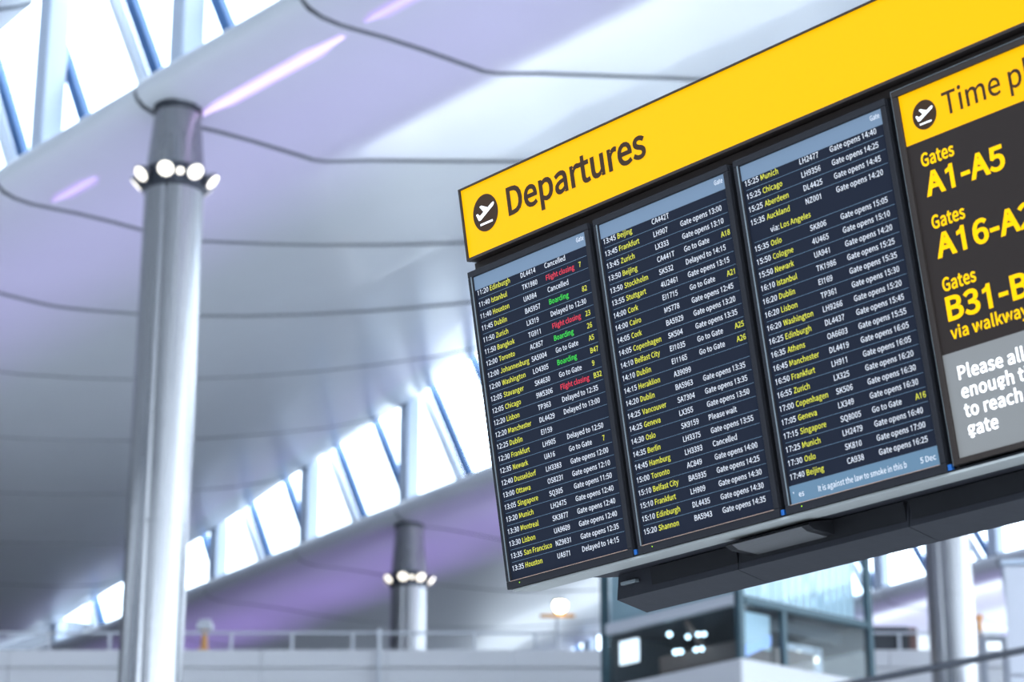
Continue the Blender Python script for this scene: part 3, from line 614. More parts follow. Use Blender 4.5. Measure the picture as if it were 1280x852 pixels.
# clerestory glazing rows
ROWS = {1: dict(post=4.53, step=4.82, bars=(-1.17, 1.12), lo=-5, hi=6),
        2: dict(post=0.55, step=4.93, bars=(0.32, -2.55), lo=-3, hi=8),
        3: dict(post=20.67, step=5.0, bars=(-2.0, 0.4), lo=-5, hi=4)}
for r, R in ROWS.items():
    root = empty('window_%d' % r, HALL_LOC, (0, 0, HALL_ROT))
    tag(root, ['clerestory strip above the nearest gutter, top left', 'crescent clerestory strip falling away behind the steel column',
               'distant clerestory strip low at the right edge'][r - 1], 'window', kind='structure')
    d0 = PD * (r - 1)
    S = lambda t: interp(SILL[r], t)
    Hh = lambda t: interp(HEAD[r], t)
    one_sill = MB()
    bars = []
    for k in range(R['lo'], R['hi'] + 1):
        tp = R['post'] + R['step'] * k
        zs, zh = S(tp), Hh(tp)
        b = MB()
        b.box(d0 - 0.30, d0 + 0.16, tp - 0.22, tp + 0.22, zs - 0.02, zh + 0.1, bev=0.03)
        b.build('window_post', 'post', root)
        for q, off in enumerate(R['bars']):
            bars.append((tp + off, q))
    bars.sort()
    SL = 0.58
    def line_end(tb):
        z0 = S(tb)
        # march upward until the head line is met
        z = z0
        while z < Hh(tb + SL * (z - z0)) and z - z0 < 6:
            z += 0.05
        return z0, z
    for tb, q in bars:
        z0, z1 = line_end(tb)
        b = MB()
        w, dd = 0.13, d0 + 0.22
        z1 += 0.55
        t1 = tb + SL * (z1 - z0)
        vs = [(x, t + e, z) for x in (dd, dd + 0.16) for t, z in ((tb, z0 - 0.05), (t1, z1 + 0.05)) for e in (-w, w)]
        b.add(vs, [(0, 1, 3, 2), (4, 6, 7, 5), (0, 4, 5, 1), (2, 3, 7, 6), (0, 2, 6, 4), (1, 5, 7, 3)])
        b.build('mullion', 'bar', root)
        if q == 1:
            b = MB()
            b.tube((d0 + 0.24, tb + 0.40, z0 - 0.02), (d0 + 0.24, t1 + 0.40, z1), 0.14, n=14)
            b.build('brace', 'tube', root, smooth=40)
    for (ta, _), (tb, _) in zip(bars, bars[1:]):
        a0, a1 = line_end(ta)
        b0, b1 = line_end(tb)
        b = MB()
        dd = d0 + 0.29
        P = [(ta + 0.05, a0), (tb - 0.05, b0), (tb + SL * (b1 - b0) - 0.05, b1 + 0.05), (ta + SL * (a1 - a0) + 0.05, a1 + 0.05)]
        b.add([(dd, t, z) for t, z in P] + [(dd + 0.03, t, z) for t, z in P],
              [(0, 1, 2, 3), (7, 6, 5, 4), (0, 4, 5, 1), (1, 5, 6, 2), (2, 6, 7, 3), (3, 7, 4, 0)])
        b.build('pane', 'pane', root)
    # thin sill rail
    b = MB()
    tt = [TA + (TB - TA) * i / 60 for i in range(61)]
    vs, fs = [], []
    for t in tt:
        vs += [(d0 + x, t, S(t) + z) for x, z in ((-0.05, -0.02), (-0.05, 0.10), (0.42, 0.10), (0.42, -0.02))]
    for i in range(60):
        for j in range(4):
            a, c = i * 4 + j, i * 4 + (j + 1) % 4
            fs.append((a, c, c + 4, a + 4))
    b.add(vs, fs)
    b.build('sill_rail', 'post', root)

# floor and the closed far end
b = MB(); b.box(-48, 68, -75, TB + 2, -ZO - 0.3, -ZO)
fl = b.build('floor', 'floor'); fl.location = HALL_LOC; fl.rotation_euler = (0, 0, HALL_ROT)
tag(fl, 'grey stone concourse floor', 'floor', kind='structure')
b = MB(); b.box(-48, 68, TB + 0.2, TB + 0.8, -ZO, 26)
w = b.build('wall_far', 'endwall'); w.location = HALL_LOC; w.rotation_euler = (0, 0, HALL_ROT)
tag(w, 'grey wall closing the far end of the hall', 'wall', kind='structure')

b = MB(); b.box(68, 68.6, -75, TB + 2, -ZO, 12.0)  # unseen wall, added and kept low to limit sky glare on the ceiling
w = b.build('wall_added_right', 'wall'); w.location = HALL_LOC; w.rotation_euler = (0, 0, HALL_ROT)
tag(w, 'unseen pale wall added at the far right to limit sky reflections', 'wall', kind='structure')
b = MB(); b.box(-48.6, -48, -75, TB + 2, -ZO, 26)  # unseen wall, added to keep sky light off the board front
w = b.build('wall_added_side', 'endwall'); w.location = HALL_LOC; w.rotation_euler = (0, 0, HALL_ROT)
tag(w, 'unseen grey side wall behind the viewer, added to keep sky light out', 'wall', kind='structure')

# ------------------------------------------------------------------ columns with lamp rings
def column(d, t, label, drop=1.62):
    top = interp(SILL[int(round(d / PD)) + 1], t) - 0.59 + ZO
    loc = hall_pt(d, t, 0)
    loc.z = 0
    root = empty('steel_column', loc)
    tag(root, label, 'column', 'steel roof columns with lamp rings')
    zc = top - drop                                      # collar centre
    # azimuth towards the camera, so that the weld seam and lamps sit as seen
    face = math.atan2(-loc.y, -loc.x)
    b = MB(); b.lathe([(0.56, 0), (0.56, 0.3), (0.53, 0.34), (0.52, 4.8), (0.508, zc - 0.22)], n=72, notch=(face - 0.34, 0.03))
    sh = b.build('shaft', 'steel', root, smooth=30)
    b = MB(); b.lathe([(0.508, zc + 0.2), (0.50, zc + 0.26), (0.40, top - 0.10)], n=48)
    b.build('tapered_head', 'steel', root, smooth=30)
    b = MB(); b.lathe([(0.43, top - 0.10), (0.43, top + 0.01)], n=48)
    b.build('head_ring', 'darksteel', root, smooth=30)
    b = MB(); b.lathe([(0.50, zc - 0.22), (0.535, zc - 0.20), (0.535, zc + 0.17), (0.51, zc + 0.21)], n=48)
    cr = b.build('lamp_collar', 'darksteel', root, smooth=30)
    z = 4.8
    for zz in (top - 7.55, top - 12.5):
        b = MB(); b.lathe([(0.512, zz - 0.012), (0.522, zz - 0.01), (0.522, zz + 0.01), (0.512, zz + 0.012)], n=48)
        b.build('joint_ring', 'steel', root, smooth=30)
    # lamp heads: housing with a glowing lens, tipped down and outward
    hm = MB(); hm.lathe([(0.06, 0.16), (0.12, 0.13), (0.175, 0.0), (0.175, -0.02), (0.155, -0.02)][::-1], n=24)
    lm = MB(); lm.lathe([(0.02, -0.035), (0.13, -0.03), (0.158, -0.018), (0.158, 0.0)], n=24)
    h0 = hm.build('lamp_head', 'lampcase', root, smooth=40)
    l0 = lm.build('lens', 'lamp', h0, smooth=40)
    l0.parent = h0
    def place(h, ang, rad, zz, sc):
        a = face + ang
        h.location = (rad * math.cos(a), rad * math.sin(a), zz)
        h.rotation_euler = Matrix.Rotation(a, 4, 'Z').to_euler() 
        h.rotation_euler = (Matrix.Rotation(a, 3, 'Z') @ Matrix.Rotation(-math.radians(48), 3, 'Y')).to_euler()
        h.scale = (sc, sc, sc)
    for i in range(8):
        ang = math.radians(-14 + 45 * i)
        if i:
            h = h0.copy(); COL.objects.link(h); l = l0.copy(); COL.objects.link(l); l.parent = h
        else:
            h = h0
        place(h, ang, 0.665, zc, 0.88)
    for ang in (8.5, 188.5):
        h = h0.copy(); COL.objects.link(h); l = l0.copy(); COL.objects.link(l); l.parent = h
        place(h, math.radians(ang), 0.58, zc, 0.42)
    for i in range(4):
        b = MB()
        a = face + math.radians(8.5 + 45 * (i * 2 + 1))
        b.tube((0.5 * math.cos(a), 0.5 * math.sin(a), zc + 0.1), (0.62 * math.cos(a), 0.62 * math.sin(a), zc + 0.1), 0.02, n=8)
        b.build('lamp_bracket', 'darksteel', root)
    return root

column(0, 0, 'large brushed steel column with a ring of lamps, nearest, at the left', 1.40)
column(PD, 20.3, 'distant steel column with small lamp ring, rising behind the balcony left of the board', 1.66)
column(PD, 0.65, 'steel column seen below the right end of the board, its lamp ring hidden')

# ------------------------------------------------------------------ far balcony
BY, BT = 57.0, 11.98 + ZO
bal = empty('wall_balcony', (0, BY, 0))
tag(bal, 'long pale balcony parapet across the bottom of the view', 'wall', kind='structure')
pw = 3.0
for i in range(-15, 19):
    for z0, z1, y0, nm in ((BT - 0.42, BT, 0, 'coping_panel'), (BT - 2.6, BT - 0.46, 0.03, 'parapet_panel')):
        b = MB(); b.box(i * pw + 0.006, (i + 1) * pw - 0.006, y0, 0.35, z0, z1, bev=0.01)
        b.build(nm, 'wall', bal)
b = MB(); b.box(-45, 57, 0.10, 2.4, 0, BT - 0.30); b.build('mezzanine_wall', 'wall', bal)
b = MB(); b.box(-45, 57, 2.42, 32, BT - 0.8, BT - 0.42); b.build('added_mezzanine_slab', 'added_slab', bal)  # unseen dark slab, added to block floor bounce onto the far ceiling
rail = empty('balcony_railing', (0, BY + 0.07, BT))
tag(rail, 'thin grey guard railing running along the top of the far balcony', 'railing')
b = MB(); b.tube((-45, 0, 0.42), (57, 0, 0.42), 0.035, n=10); b.build('handrail', 'rail', rail, smooth=40)
pm = None
for i in range(-31, 39):
    x = 0.55 + 1.455 * i
    if pm is None:
        b = MB(); b.box(-0.035, 0.035, -0.02, 0.02, -0.02, 0.41); b.box(-0.05, 0.05, -0.04, 0.04, 0.0, 0.02)
        p = b.build('baluster', 'rail', rail); pm = p
    else:
        p = pm.copy(); COL.objects.link(p)
    p.location = (x, 0, 0)

# things on the balcony
def flood(loc):
    root = empty('floodlight', loc)
    tag(root, 'bright floodlight on a short pole standing on the balcony left of the kiosk', 'lamp')
    b = MB(); b.tube((0, 0, 0), (0, 0, 0.86), 0.05, n=10); b.build('pole', 'rail', root, smooth=40)
    b = MB(); b.box(-0.42, 0.42, -0.04, 0.05, 0.84, 0.92, bev=0.01); b.build('crossbar', 'orange', root)
    b = MB(); b.lathe([(0.10, 0), (0.16, 0.10), (0.20, 0.32), (0.15, 0.38)], n=20)
    h = b.build('lamp_head', 'lampcase', root, smooth=40); h.location = (0.06, 0.12, 0.93)
    b = MB(); b.lathe([(0.02, -0.02), (0.16, 0.0), (0.17, 0.06), (0.10, 0.10)], n=20)
    l = b.build('lens', 'warmlamp', root, smooth=40); l.location = (0.06, -0.02, 1.10); l.rotation_euler = (math.radians(75), 0, 0)
flood((1.10, BY + 0.25, BT))

def beacon(loc, label, h, head, name):
    root = empty(name, loc)
    tag(root, label, 'mast')
    b = MB(); b.box(-0.20, 0.20, -0.15, 0.15, 0, 0.14, bev=0.02); b.box(-0.13, 0.13, -0.1, 0.1, 0.14, 0.22, bev=0.02); b.build('foot', 'orange', root)
    b = MB(); b.tube((0, 0, 0.2), (0, 0, h), 0.085, r2=0.06, n=12); b.build('mast_tube', 'orange', root, smooth=40)
    if head:
        b = MB(); b.box(-0.20, 0.20, -0.12, 0.12, h, h + 0.18, bev=0.03); b.box(-0.14, 0.14, -0.1, 0.1, h + 0.18, h + 0.26, bev=0.02)
        b.build('sensor_head', 'rail', root)
    else:
        b = MB(); b.box(-0.10, 0.10, -0.08, 0.08, h, h + 0.12, bev=0.02); b.build('mast_cap', 'orange', root)
beacon((-7.44, BY + 0.6, BT - 0.06), 'orange mast with a grey head standing on the balcony beside the large column', 0.66, True, 'beacon_mast')
beacon((11.32, BY + 0.6, BT - 0.06), 'yellow orange mast without a head on the balcony right of the steel columns', 0.92, False, 'warning_mast')
b = MB(); b.box(-0.05, 0.05, -0.04, 0.04, -1.0, 0.50, bev=0.008); b.box(-0.08, 0.08, -0.02, 0.08, -1.0, -0.9)
tag(b.build('sign_post', 'rail'), 'slim dark grey post fixed to the front of the balcony below the distant column', 'post').location = (-3.17, BY - 0.08, BT)
rb = empty('equipment_box', (9.28, BY + 0.24, BT + 0.002)); tag(rb, 'small dark box with a red brown end on the balcony right of the kiosk', 'box')
b = MB(); b.box(-0.60, 0.25, -0.10, 0.10, 0, 0.60, bev=0.02); b.build('cabinet_body', 'dark', rb)
b = MB(); b.box(0.255, 0.45, -0.10, 0.10, 0, 0.58, bev=0.02); b.build('cabinet_end', 'redbrown', rb)

# pale lift tower at the right edge and the portal beside it
lt = empty('lift_tower', (10.26, 45.0, 0), (0, 0, -0.215)); tag(lt, 'pale lavender panelled tower cut off by the right edge', 'tower')
for i in range(6):
    b = MB(); b.box(-0.87, 4.2, 0, 2.6, 2.13 * i + 0.02, 2.13 * (i + 1) - 0.01, bev=0.02)
    b.build('cladding_panel', 'palebox', lt)
b = MB(); b.box(-0.92, 4.25, -0.05, 2.65, 12.79, 12.89, bev=0.02); b.build('capping', 'post', lt)
pt = empty('service_portal', (9.78, 49.2, 0)); tag(pt, 'grey portal frame between the steel column and the pale tower', 'frame')
b = MB(); b.box(-0.12, 0.02, 0, 0.2, 0, 12.2, bev=0.01); b.build('upright', 'rail', pt)
b = MB(); b.box(0.36, 0.46, 0, 0.2, 0, 12.2, bev=0.01); b.build('upright', 'rail', pt)
b = MB(); b.box(-0.12, 0.46, 0, 0.2, 12.2, 12.3, bev=0.01); b.build('lintel', 'rail', pt)

# dark sloping handrail of a nearer walkway
hr = empty('walkway_handrail', (5.4, 30, 0)); tag(hr, 'dark sloping handrail crossing in front of the pale tower, bottom right', 'handrail')
b = MB(); b.tube((-1.6, 0, 7.44), (1.6, 0, 8.06), 0.045, n=14); b.build('rail_tube', 'darksteel', hr, smooth=40)
for x in (-1.55, 1.55):
    b = MB(); b.box(x - 0.03, x + 0.03, -0.03, 0.03, 0, 7.74 + x * 0.194, bev=0.005); b.build('rail_post', 'darksteel', hr)

# ------------------------------------------------------------------ glazed kiosk
KP = Vector((4.03, 42.0, 0))
ki = empty('glazed_kiosk', KP, (0, 0, HALL_ROT))
tag(ki, 'dark framed glass kiosk on a white base, under the middle of the board', 'kiosk')
LX, LY = 3.42, 3.52
ZB, ZW, ZT = 9.76 + ZO, 8.65 + ZO, 12.6 + ZO
b = MB(); b.box(-0.14, LX + 0.1, -0.14, LY + 0.1, 0, ZW, bev=0.03); b.build('white_base', 'wall', ki)
for x, y in ((0, 0), (LX, 0), (0, LY), (LX, LY)):
    b = MB(); b.box(x - 0.065, x + 0.065, y - 0.065, y + 0.065, ZW, ZT, bev=0.01); b.build('corner_post', 'teal', ki)
for z, nm in ((ZB, 'transom'), (ZT, 'head_beam')):
    b = MB(); b.box(-0.08, 0.08, 0.09, LY - 0.09, z - 0.11, z + 0.09, bev=0.01); b.build(nm, 'rail' if nm == 'transom' else 'teal', ki)
    b = MB(); b.box(0.09, LX - 0.09, -0.07, 0.07, z - 0.09, z + 0.05, bev=0.01); b.build(nm, 'teal', ki)
b = MB(); b.box(1.05, 1.15, -0.05, 0.05, ZW, ZB - 0.09); b.build('mullion', 'teal', ki)
for z0, z1 in ((ZW, ZB - 0.09), (ZB + 0.09, ZT - 0.1)):
    b = MB(); b.box(-0.015, 0.015, 0.09, LY - 0.09, z0, z1); b.build('glass_pane', 'kglass', ki)
    b = MB(); b.box(0.09, LX - 0.09, -0.015, 0.015, z0, z1); b.build('glass_pane', 'kglass', ki)
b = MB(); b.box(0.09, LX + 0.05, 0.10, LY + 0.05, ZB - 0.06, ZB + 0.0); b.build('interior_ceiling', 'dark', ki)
b = MB(); b.box(0.07, 0.13, 0.15, LY - 0.1, ZB + 0.1, ZT - 0.1); b.build('upper_panel', 'tealwall', ki)
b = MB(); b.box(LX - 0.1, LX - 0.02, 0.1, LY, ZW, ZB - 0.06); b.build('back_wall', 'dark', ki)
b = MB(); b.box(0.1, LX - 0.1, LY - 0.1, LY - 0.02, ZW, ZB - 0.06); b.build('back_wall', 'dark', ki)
# blinds in the upper right glazing
sl = None
for i in range(17):
    x = 0.24 + 0.185 * i
    if sl is None:
        b = MB(); b.box(-0.092, 0.092, -0.008, 0.008, ZB + 0.1, ZT - 0.12); s = b.build('blind_slat', 'blind', ki); sl = s
    else:
        s = sl.copy(); COL.objects.link(s)
    s.location = (x, 0.22, 0); s.rotation_euler = (0, 0, 0.12)
b = MB(); b.prism([(0.25, ZB - 0.09), (0.32, ZB - 0.09), (1.35, ZW + 0.0), (1.28, ZW)], 1.6, 1.7); b.build('stair_string', 'darkbrown', ki)
b = MB(); b.box(0.5, 1.1, 0.3, 2.6, ZW + 0.02, ZW + 0.52, bev=0.02); b.build('counter', 'darkbrown', ki)
b = MB(); b.box(1.25, 2.3, 0.35, 1.0, ZW + 0.02, ZW + 0.46, bev=0.02); b.build('counter', 'darkbrown', ki)
b = MB(); b.box(0.10, 0.16, 2.75, 3.25, ZW + 0.42, ZW + 0.86, bev=0.01); b.build('lit_or_reflection_panel', 'litwhite', ki)
b = MB(); b.box(0.14, 0.95, 0.18, 0.22, ZW + 0.32, ZB - 0.16); b.build('lit_or_reflection_panel', 'blind', ki)  # pale panel stands in for a bright reflection in the glass
b = MB(); b.add([(0.14, 0.16, ZW + 0.05), (0.95, 0.16, ZW + 0.42), (0.95, 0.16, ZW + 0.60), (0.14, 0.16, ZW + 0.26), (0.14, 0.2, ZW + 0.05), (0.95, 0.2, ZW + 0.42), (0.95, 0.2, ZW + 0.60), (0.14, 0.2, ZW + 0.26)],
    [(0, 1, 2, 3), (7, 6, 5, 4), (0, 4, 5, 1), (1, 5, 6, 2), (2, 6, 7, 3), (3, 7, 4, 0)]); b.build('blue_reflection_panel', 'blueref', ki)  # glowing blue patch stands in for a reflection in the glazing
b = MB(); b.box(2.1, 3.1, 0.9, 0.95, ZW + 0.30, ZB - 0.35); b.build('pale_screen', 'palebox', ki)
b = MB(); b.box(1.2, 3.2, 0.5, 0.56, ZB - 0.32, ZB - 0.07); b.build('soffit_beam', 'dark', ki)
for x, y, z, r, mm in ((0.35, 2.15, -0.25, 0.07, 'coollamp'), (0.4, 1.72, -0.36, 0.06, 'coollamp'), (0.4, 1.45, -0.36, 0.06, 'coollamp'), (0.4, 1.30, -0.38, 0.06, 'coollamp'),
                    (0.3, 1.95, -0.62, 0.07, 'coollamp'), (0.3, 1.82, -0.63, 0.07, 'coollamp'), (0.3, 1.42, -0.66, 0.06, 'coollamp'), (0.3, 1.27, -0.67, 0.06, 'coollamp'), (0.5, 0.4, -0.3, 0.05, 'coollamp'),
                    (2.75, 0.75, -0.62, 0.09, 'lamp'), (2.3, 0.75, -0.55, 0.06, 'lamp')):
    r *= 0.75
    b = MB(); b.lathe([(r * 0.3, -r), (r * 0.85, -r * 0.5), (r, 0), (r * 0.8, r * 0.5), (r * 0.3, r * 0.8)], n=16)
    b.tube((0, 0, r * 0.8), (0, 0, -z - 0.06), 0.008, 'dark', n=6)
    o = b.build('pendant_lamp', mm, ki, smooth=40); o.location = (x, y, ZB + z)

# ------------------------------------------------------------------ departures board
S = 7.85
yaw, tilt = math.radians(49.19), math.radians(9.563)
U = Vector((math.cos(yaw), -math.sin(yaw), 0))
N = Vector((-math.sin(yaw), -math.cos(yaw), 0))
V = math.cos(tilt) * Vector((0, 0, 1)) + math.sin(tilt) * N
BK = U.cross(V) * -1                                # into the board, away from the viewer
BO = S * Vector((-0.017156, 1.0, 0.376795)) + Vector((0, 0, ZO))
BROT = Matrix((U, BK, V)).transposed().to_euler()
def bthing(name, u, n, v, label, cat, group=None):
    o = empty(name, BO + u * U + n * BK + v * V, BROT)
    return tag(o, label, cat, group)

UE = 2.54                                           # right end of the row of displays

def takeoff(mb, cx, cz, y, r, white):
    """aircraft taking off above a runway line, drawn as print inside a dark disc"""
    plane_ = [(-0.74, 0.08), (-0.60, 0.10), (-0.46, -0.06), (-0.12, 0.08), (-0.40, 0.42), (-0.24, 0.46), (0.24, 0.22), (0.58, 0.38), (0.74, 0.40), (0.76, 0.30),
              (0.66, 0.20), (-0.42, -0.30), (-0.58, -0.30)]
    mb.add([(cx + a * r, y, cz + b_ * r) for a, b_ in plane_], [tuple(range(len(plane_)))], white)
    bar_ = [(-0.46, -0.56), (0.50, -0.42), (0.50, -0.52), (-0.46, -0.66)]
    bar_ = [(-0.50, -0.50), (0.50, -0.50), (0.50, -0.61), (-0.50, -0.61)]
    mb.add([(cx + a * r, y, cz + b_ * r) for a, b_ in bar_], [(0, 1, 2, 3)], white)

def disc(mb, cx, cz, y, r, m, n=40):
    mb.add([(cx + r * math.cos(2 * math.pi * i / n), y, cz + r * math.sin(2 * math.pi * i / n)) for i in range(n)], [tuple(range(n))], m)

# yellow header lightbox
hd = bthing('departures_header', 0, 0, 0, 'long backlit yellow header sign reading Departures along the top of the board', 'sign')
b = MB(); b.box(-0.019, UE, 0.012, 0.16, 0.0616, 0.3237, bev=0.003)
b.build('lightbox_case', 'brown', hd)
fr = MB()
for a in ((-0.019, UE, -0.003, 0.014, 0.3178, 0.3237), (-0.019, UE, -0.003, 0.014, 0.0616, 0.0712), (-0.019, -0.011, -0.003, 0.014, 0.0712, 0.3178), (UE - 0.008, UE, -0.003, 0.014, 0.0712, 0.3178)):
    fr.box(*a)
fr.build('sign_frame', 'brown', hd)
b = MB(); b.box(-0.011, UE - 0.008, 0.003, 0.011, 0.0712, 0.3178); b.build('yellow_face', 'yellow', hd)
b = MB(); text(b, 'Departures', 0.2185, 0.1600, 0.0015, 0.0935, 'sign_black', width=0.680, bold=0.026, font='sign')
b.build('lettering', 'sign_black', hd)
b = MB(); disc(b, 0.1035, 0.2045, 0.0015, 0.0655, 'sign_black', 56); takeoff(b, 0.1035, 0.2045, 0.0005, 0.0655, 'sign_white')
b.build('takeoff_symbol', 'sign_black', hd)

# carrier frame behind the displays, with bottom tray
cf = bthing('board_carrier', 0, 0, 0, 'black carrier frame with a pale grey bottom tray holding the screens', 'frame')
b = MB(); b.box(-0.012, UE, 0.055, 0.155, -1.085, 0.060, bev=0.003); b.build('back_case', 'black', cf)
b = MB(); b.box(-0.018, UE, 0.030, 0.054, 0.028, 0.058, bev=0.002); b.build('top_channel', 'brown', cf)
b = MB(); b.box(-0.002, UE, 0.002, 0.125, -1.100, -1.0915, bev=0.001); b.build('bottom_tray', 'lip', cf)
b = MB(); b.box(-0.002, UE, 0.001, 0.006, -1.0910, -1.0870); b.build('tray_seal', 'black', cf)
for u in (0.604, 1.2445, 1.885):
    b = MB(); b.box(u - 0.005, u + 0.005, 0.035, 0.054, -1.085, 0.058); b.build('divider_bar', 'brown', cf)
    b = MB(); b.box(u - 0.009, u + 0.004, 0.000, 0.012, -1.0865, -1.070); b.build('blue_clip', 'bluetab', cf)
# support mast outside the frame, so the board stands on something
b = MB()
b.box(2.66, 2.86, 0.165, 0.22, -1.08, 0.28, bev=0.01)
b.box(2.541, 2.66, 0.10, 0.20, 0.02, 0.10, bev=0.005)
b.box(2.541, 2.66, 0.10, 0.20, -0.95, -0.87, bev=0.005)
b.build('mast_head', 'black', cf)

# structural beam below / behind
bm = bthing('board_beam', 0, 0, 0, 'deep charcoal support beam under the board with a recessed underside', 'beam')
prof = [(0.208, -1.099), (0.185, -1.184), (0.315, -1.228), (0.40, -1.20), (0.40, -1.099)]
cuts = [0.30, 0.86, 1.56, 2.26, 2.9]
for a, c in zip(cuts, cuts[1:]):
    b = MB(); b.prism_x(prof, a + 0.0015, c - 0.0015); b.build('beam_section', 'beam', bm)
b = MB(); b.prism_x([(0.13, -1.0995), (0.20, -1.101), (0.40, -1.095), (0.40, -1.085), (0.13, -1.085)], 0.26, 2.9); b.build('soffit_plate', 'beam', bm)
for a, c, z in ((0.47, 0.86, -1.163), (0.87, 1.55, -1.165), (1.57, 2.25, -1.165)):
    b = MB(); b.prism_x([(0.188, -1.106), (0.188 - (z + 1.106) * -0.0, z), (0.2035, z), (0.2065, -1.106)], a, c)
    b.v = [(x, y - 0.0, zz) for x, y, zz in b.v]
    b.build('recess_shade_plate', 'black', bm)  # flat black plate stands in for the shade of a deep recess
b = MB(); b.box(0.335, 0.405, 0.176, 0.198, -1.142, -1.130, bev=0.002); b.build('latch', 'bezel_edge', bm)
b = MB(); b.prism_x([(0.19, -1.104), (0.085, -1.112), (0.075, -1.120), (0.10, -1.135), (0.188, -1.150)], 0.92, 1.27, 'black')
b.prism_x([(0.076, -1.1215), (0.101, -1.1365), (0.187, -1.1520), (0.187, -1.1505), (0.101, -1.135), (0.076, -1.1205)], 0.95, 1.24, 'flap')
b.build('access_flap', 'beam', bm)
# tall mast standing on the floor to the right of the view
mast_xy = BO + 2.76 * U + 0.30 * BK - 0.0 * V
b = MB(); b.box(-0.085, 0.085, -0.085, 0.085, 0, mast_xy.z - 1.25, bev=0.01); b.box(-0.4, 0.4, -0.4, 0.4, 0, 0.03, bev=0.005)
ms = b.build('board_mast', 'black'); ms.location = (mast_xy.x, mast_xy.y, 0); ms.rotation_euler = (0, 0, -yaw)
tag(ms, 'black square mast carrying the board, standing just outside the right edge', 'mast')

ROWS1 = '''11:20|Edinburgh|DL4414|Cancelled|
11:40|Istanbul|TK1980|rFlight closing|7
11:40|Houston|UA984|Cancelled|
11:45|Dublin|BA5957|gBoarding|82
11:50|Zurich|LX319|Delayed to 12:30|
11:50|Bangkok|TG911|rFlight closing|23
12:00|Toronto|AC857|gBoarding|26
12:00|Johannesburg|SA5004|Go to Gate|A5
12:00|Washington|LO4305|gBoarding|B47
12:05|Stavanger|SK4630|Go to Gate|9
12:05|Chicago|9W5306|rFlight closing|B32
12:20|Lisbon|TP363|Delayed to 12:35|
12:20|Manchester|DL4429|Delayed to 13:00|
12:25|Dublin|EI159||
12:30|Frankfurt|LH905|Delayed to 12:50|
12:35|Newark|UA16|Go to Gate|7
12:40|Dusseldorf|LH3383|Gate opens 12:00|
13:00|Ottawa|OS8231|Gate opens 12:10|
13:05|Singapore|SQ305|Gate opens 11:50|
13:20|Munich|LH2475|Gate opens 12:40|
13:30|Montreal|SK3877|Gate opens 12:40|
13:30|Lisbon|UA9609|Gate opens 12:40|
13:35|San Francisco|NZ9831|Gate opens 12:35|
13:35|Houston|UA971|Delayed to 14:15|'''
ROWS2 = '''13:45|Beijing|CA442T||
13:45|Frankfurt|LH907|Gate opens 13:00|
13:45|Zurich|LX333|Gate opens 13:10|
13:50|Beijing|CA441T|Go to Gate|A18
13:50|Stockholm|SK532|Delayed to 14:15|
13:55|Stuttgart|4U2461|Gate opens 13:15|
14:00|Cork|EI1715|Go to Gate|A21
14:00|Cairo|MS778|Gate opens 12:45|
14:05|Cork|BA5929|Gate opens 13:20|
14:05|Copenhagen|SK504|Gate opens 13:35|
14:10|Belfast City|EI1035|Go to Gate|A25
14:10|Dublin|EI1165|Go to Gate|A26
14:15|Heraklion|A39099||
14:20|Dublin|BA5963|Gate opens 13:35|
14:25|Vancouver|SA7304|Gate opens 13:35|
14:25|Geneva|LX355|Gate opens 13:50|
14:30|Oslo|SK9159|Please wait|
14:35|Berlin|LH3375|Gate opens 13:55|
14:45|Hamburg|LH3393|Cancelled|
15:00|Toronto|AC849|Gate opens 14:00|
15:10|Belfast City|BA5935|Gate opens 14:25|
15:10|Frankfurt|LH909|Gate opens 14:30|
15:10|Edinburgh|DL4435|Gate opens 14:30|
15:20|Shannon|BA5943|Gate opens 14:35|'''
ROWS3 = '''15:25|Munich|LH2477|Gate opens 14:40|
15:25|Chicago|LH9356|Gate opens 14:25|
15:25|Aberdeen|DL4425|Gate opens 14:45|
15:35|Auckland|NZ001|Gate opens 14:20|
|vvia: Los Angeles|||
15:35|Oslo|SK806|Gate opens 15:05|
15:50|Cologne|4U465|Gate opens 15:10|
15:50|Newark|UA941|Gate opens 14:20|
16:10|Istanbul|TK1986|Gate opens 15:25|
16:20|Dublin|EI169|Gate opens 15:35|
16:20|Lisbon|TP361|Gate opens 15:30|
16:20|Washington|LH9266|Gate opens 15:20|
16:25|Edinburgh|DL4437|Gate opens 15:45|
16:35|Athens|OA6603|Gate opens 15:55|
16:45|Manchester|DL4419|Gate opens 16:05|
16:50|Frankfurt|LH911|Gate opens 16:05|
16:55|Zurich|LX325|Gate opens 16:20|
17:00|Copenhagen|SK506|Gate opens 16:30|
17:05|Geneva|LX349|Gate opens 16:30|
17:15|Singapore|SQ8005|Go to Gate|A16
17:25|Munich|LH2479|Gate opens 16:40|
17:30|Oslo|SK810|Gate opens 17:00|
17:40|Beijing|CA938|Gate opens 16:25|'''
DW, DH = 0.5729, 1.0635

def bezel_frame(root, w, h, sl=0.022, sr=0.020, st=0.0225, sb=0.027):
    b = MB()
    y0, y1 = -0.006, 0.05
    b.box(-sl, w + sr, y0 + 0.012, y1, -h - sb, st, bev=0.002)
    b.build('display_case', 'bezel', root)
    for nm, a in (('bezel_strip', (-sl, w + sr, y0, y0 + 0.013, 0.0005, st)), ('bezel_strip', (-sl, w + sr, y0, y0 + 0.013, -h - sb, -h - 0.0005)),
                  ('bezel_strip', (-sl, -0.0005, y0, y0 + 0.013, -h, 0)), ('bezel_strip', (w + 0.0005, w + sr, y0, y0 + 0.013, -h, 0))):
        b = MB(); b.box(*a, bev=0.0015); b.build(nm, 'bezel', root)
    # thin pale inner and outer edges on the left side, as on the glass
    b = MB(); b.box(-0.0065, -0.0020, y0 - 0.001, y0, -h - 0.001, 0.002); b.build('inner_edge', 'bezel_edge', root)

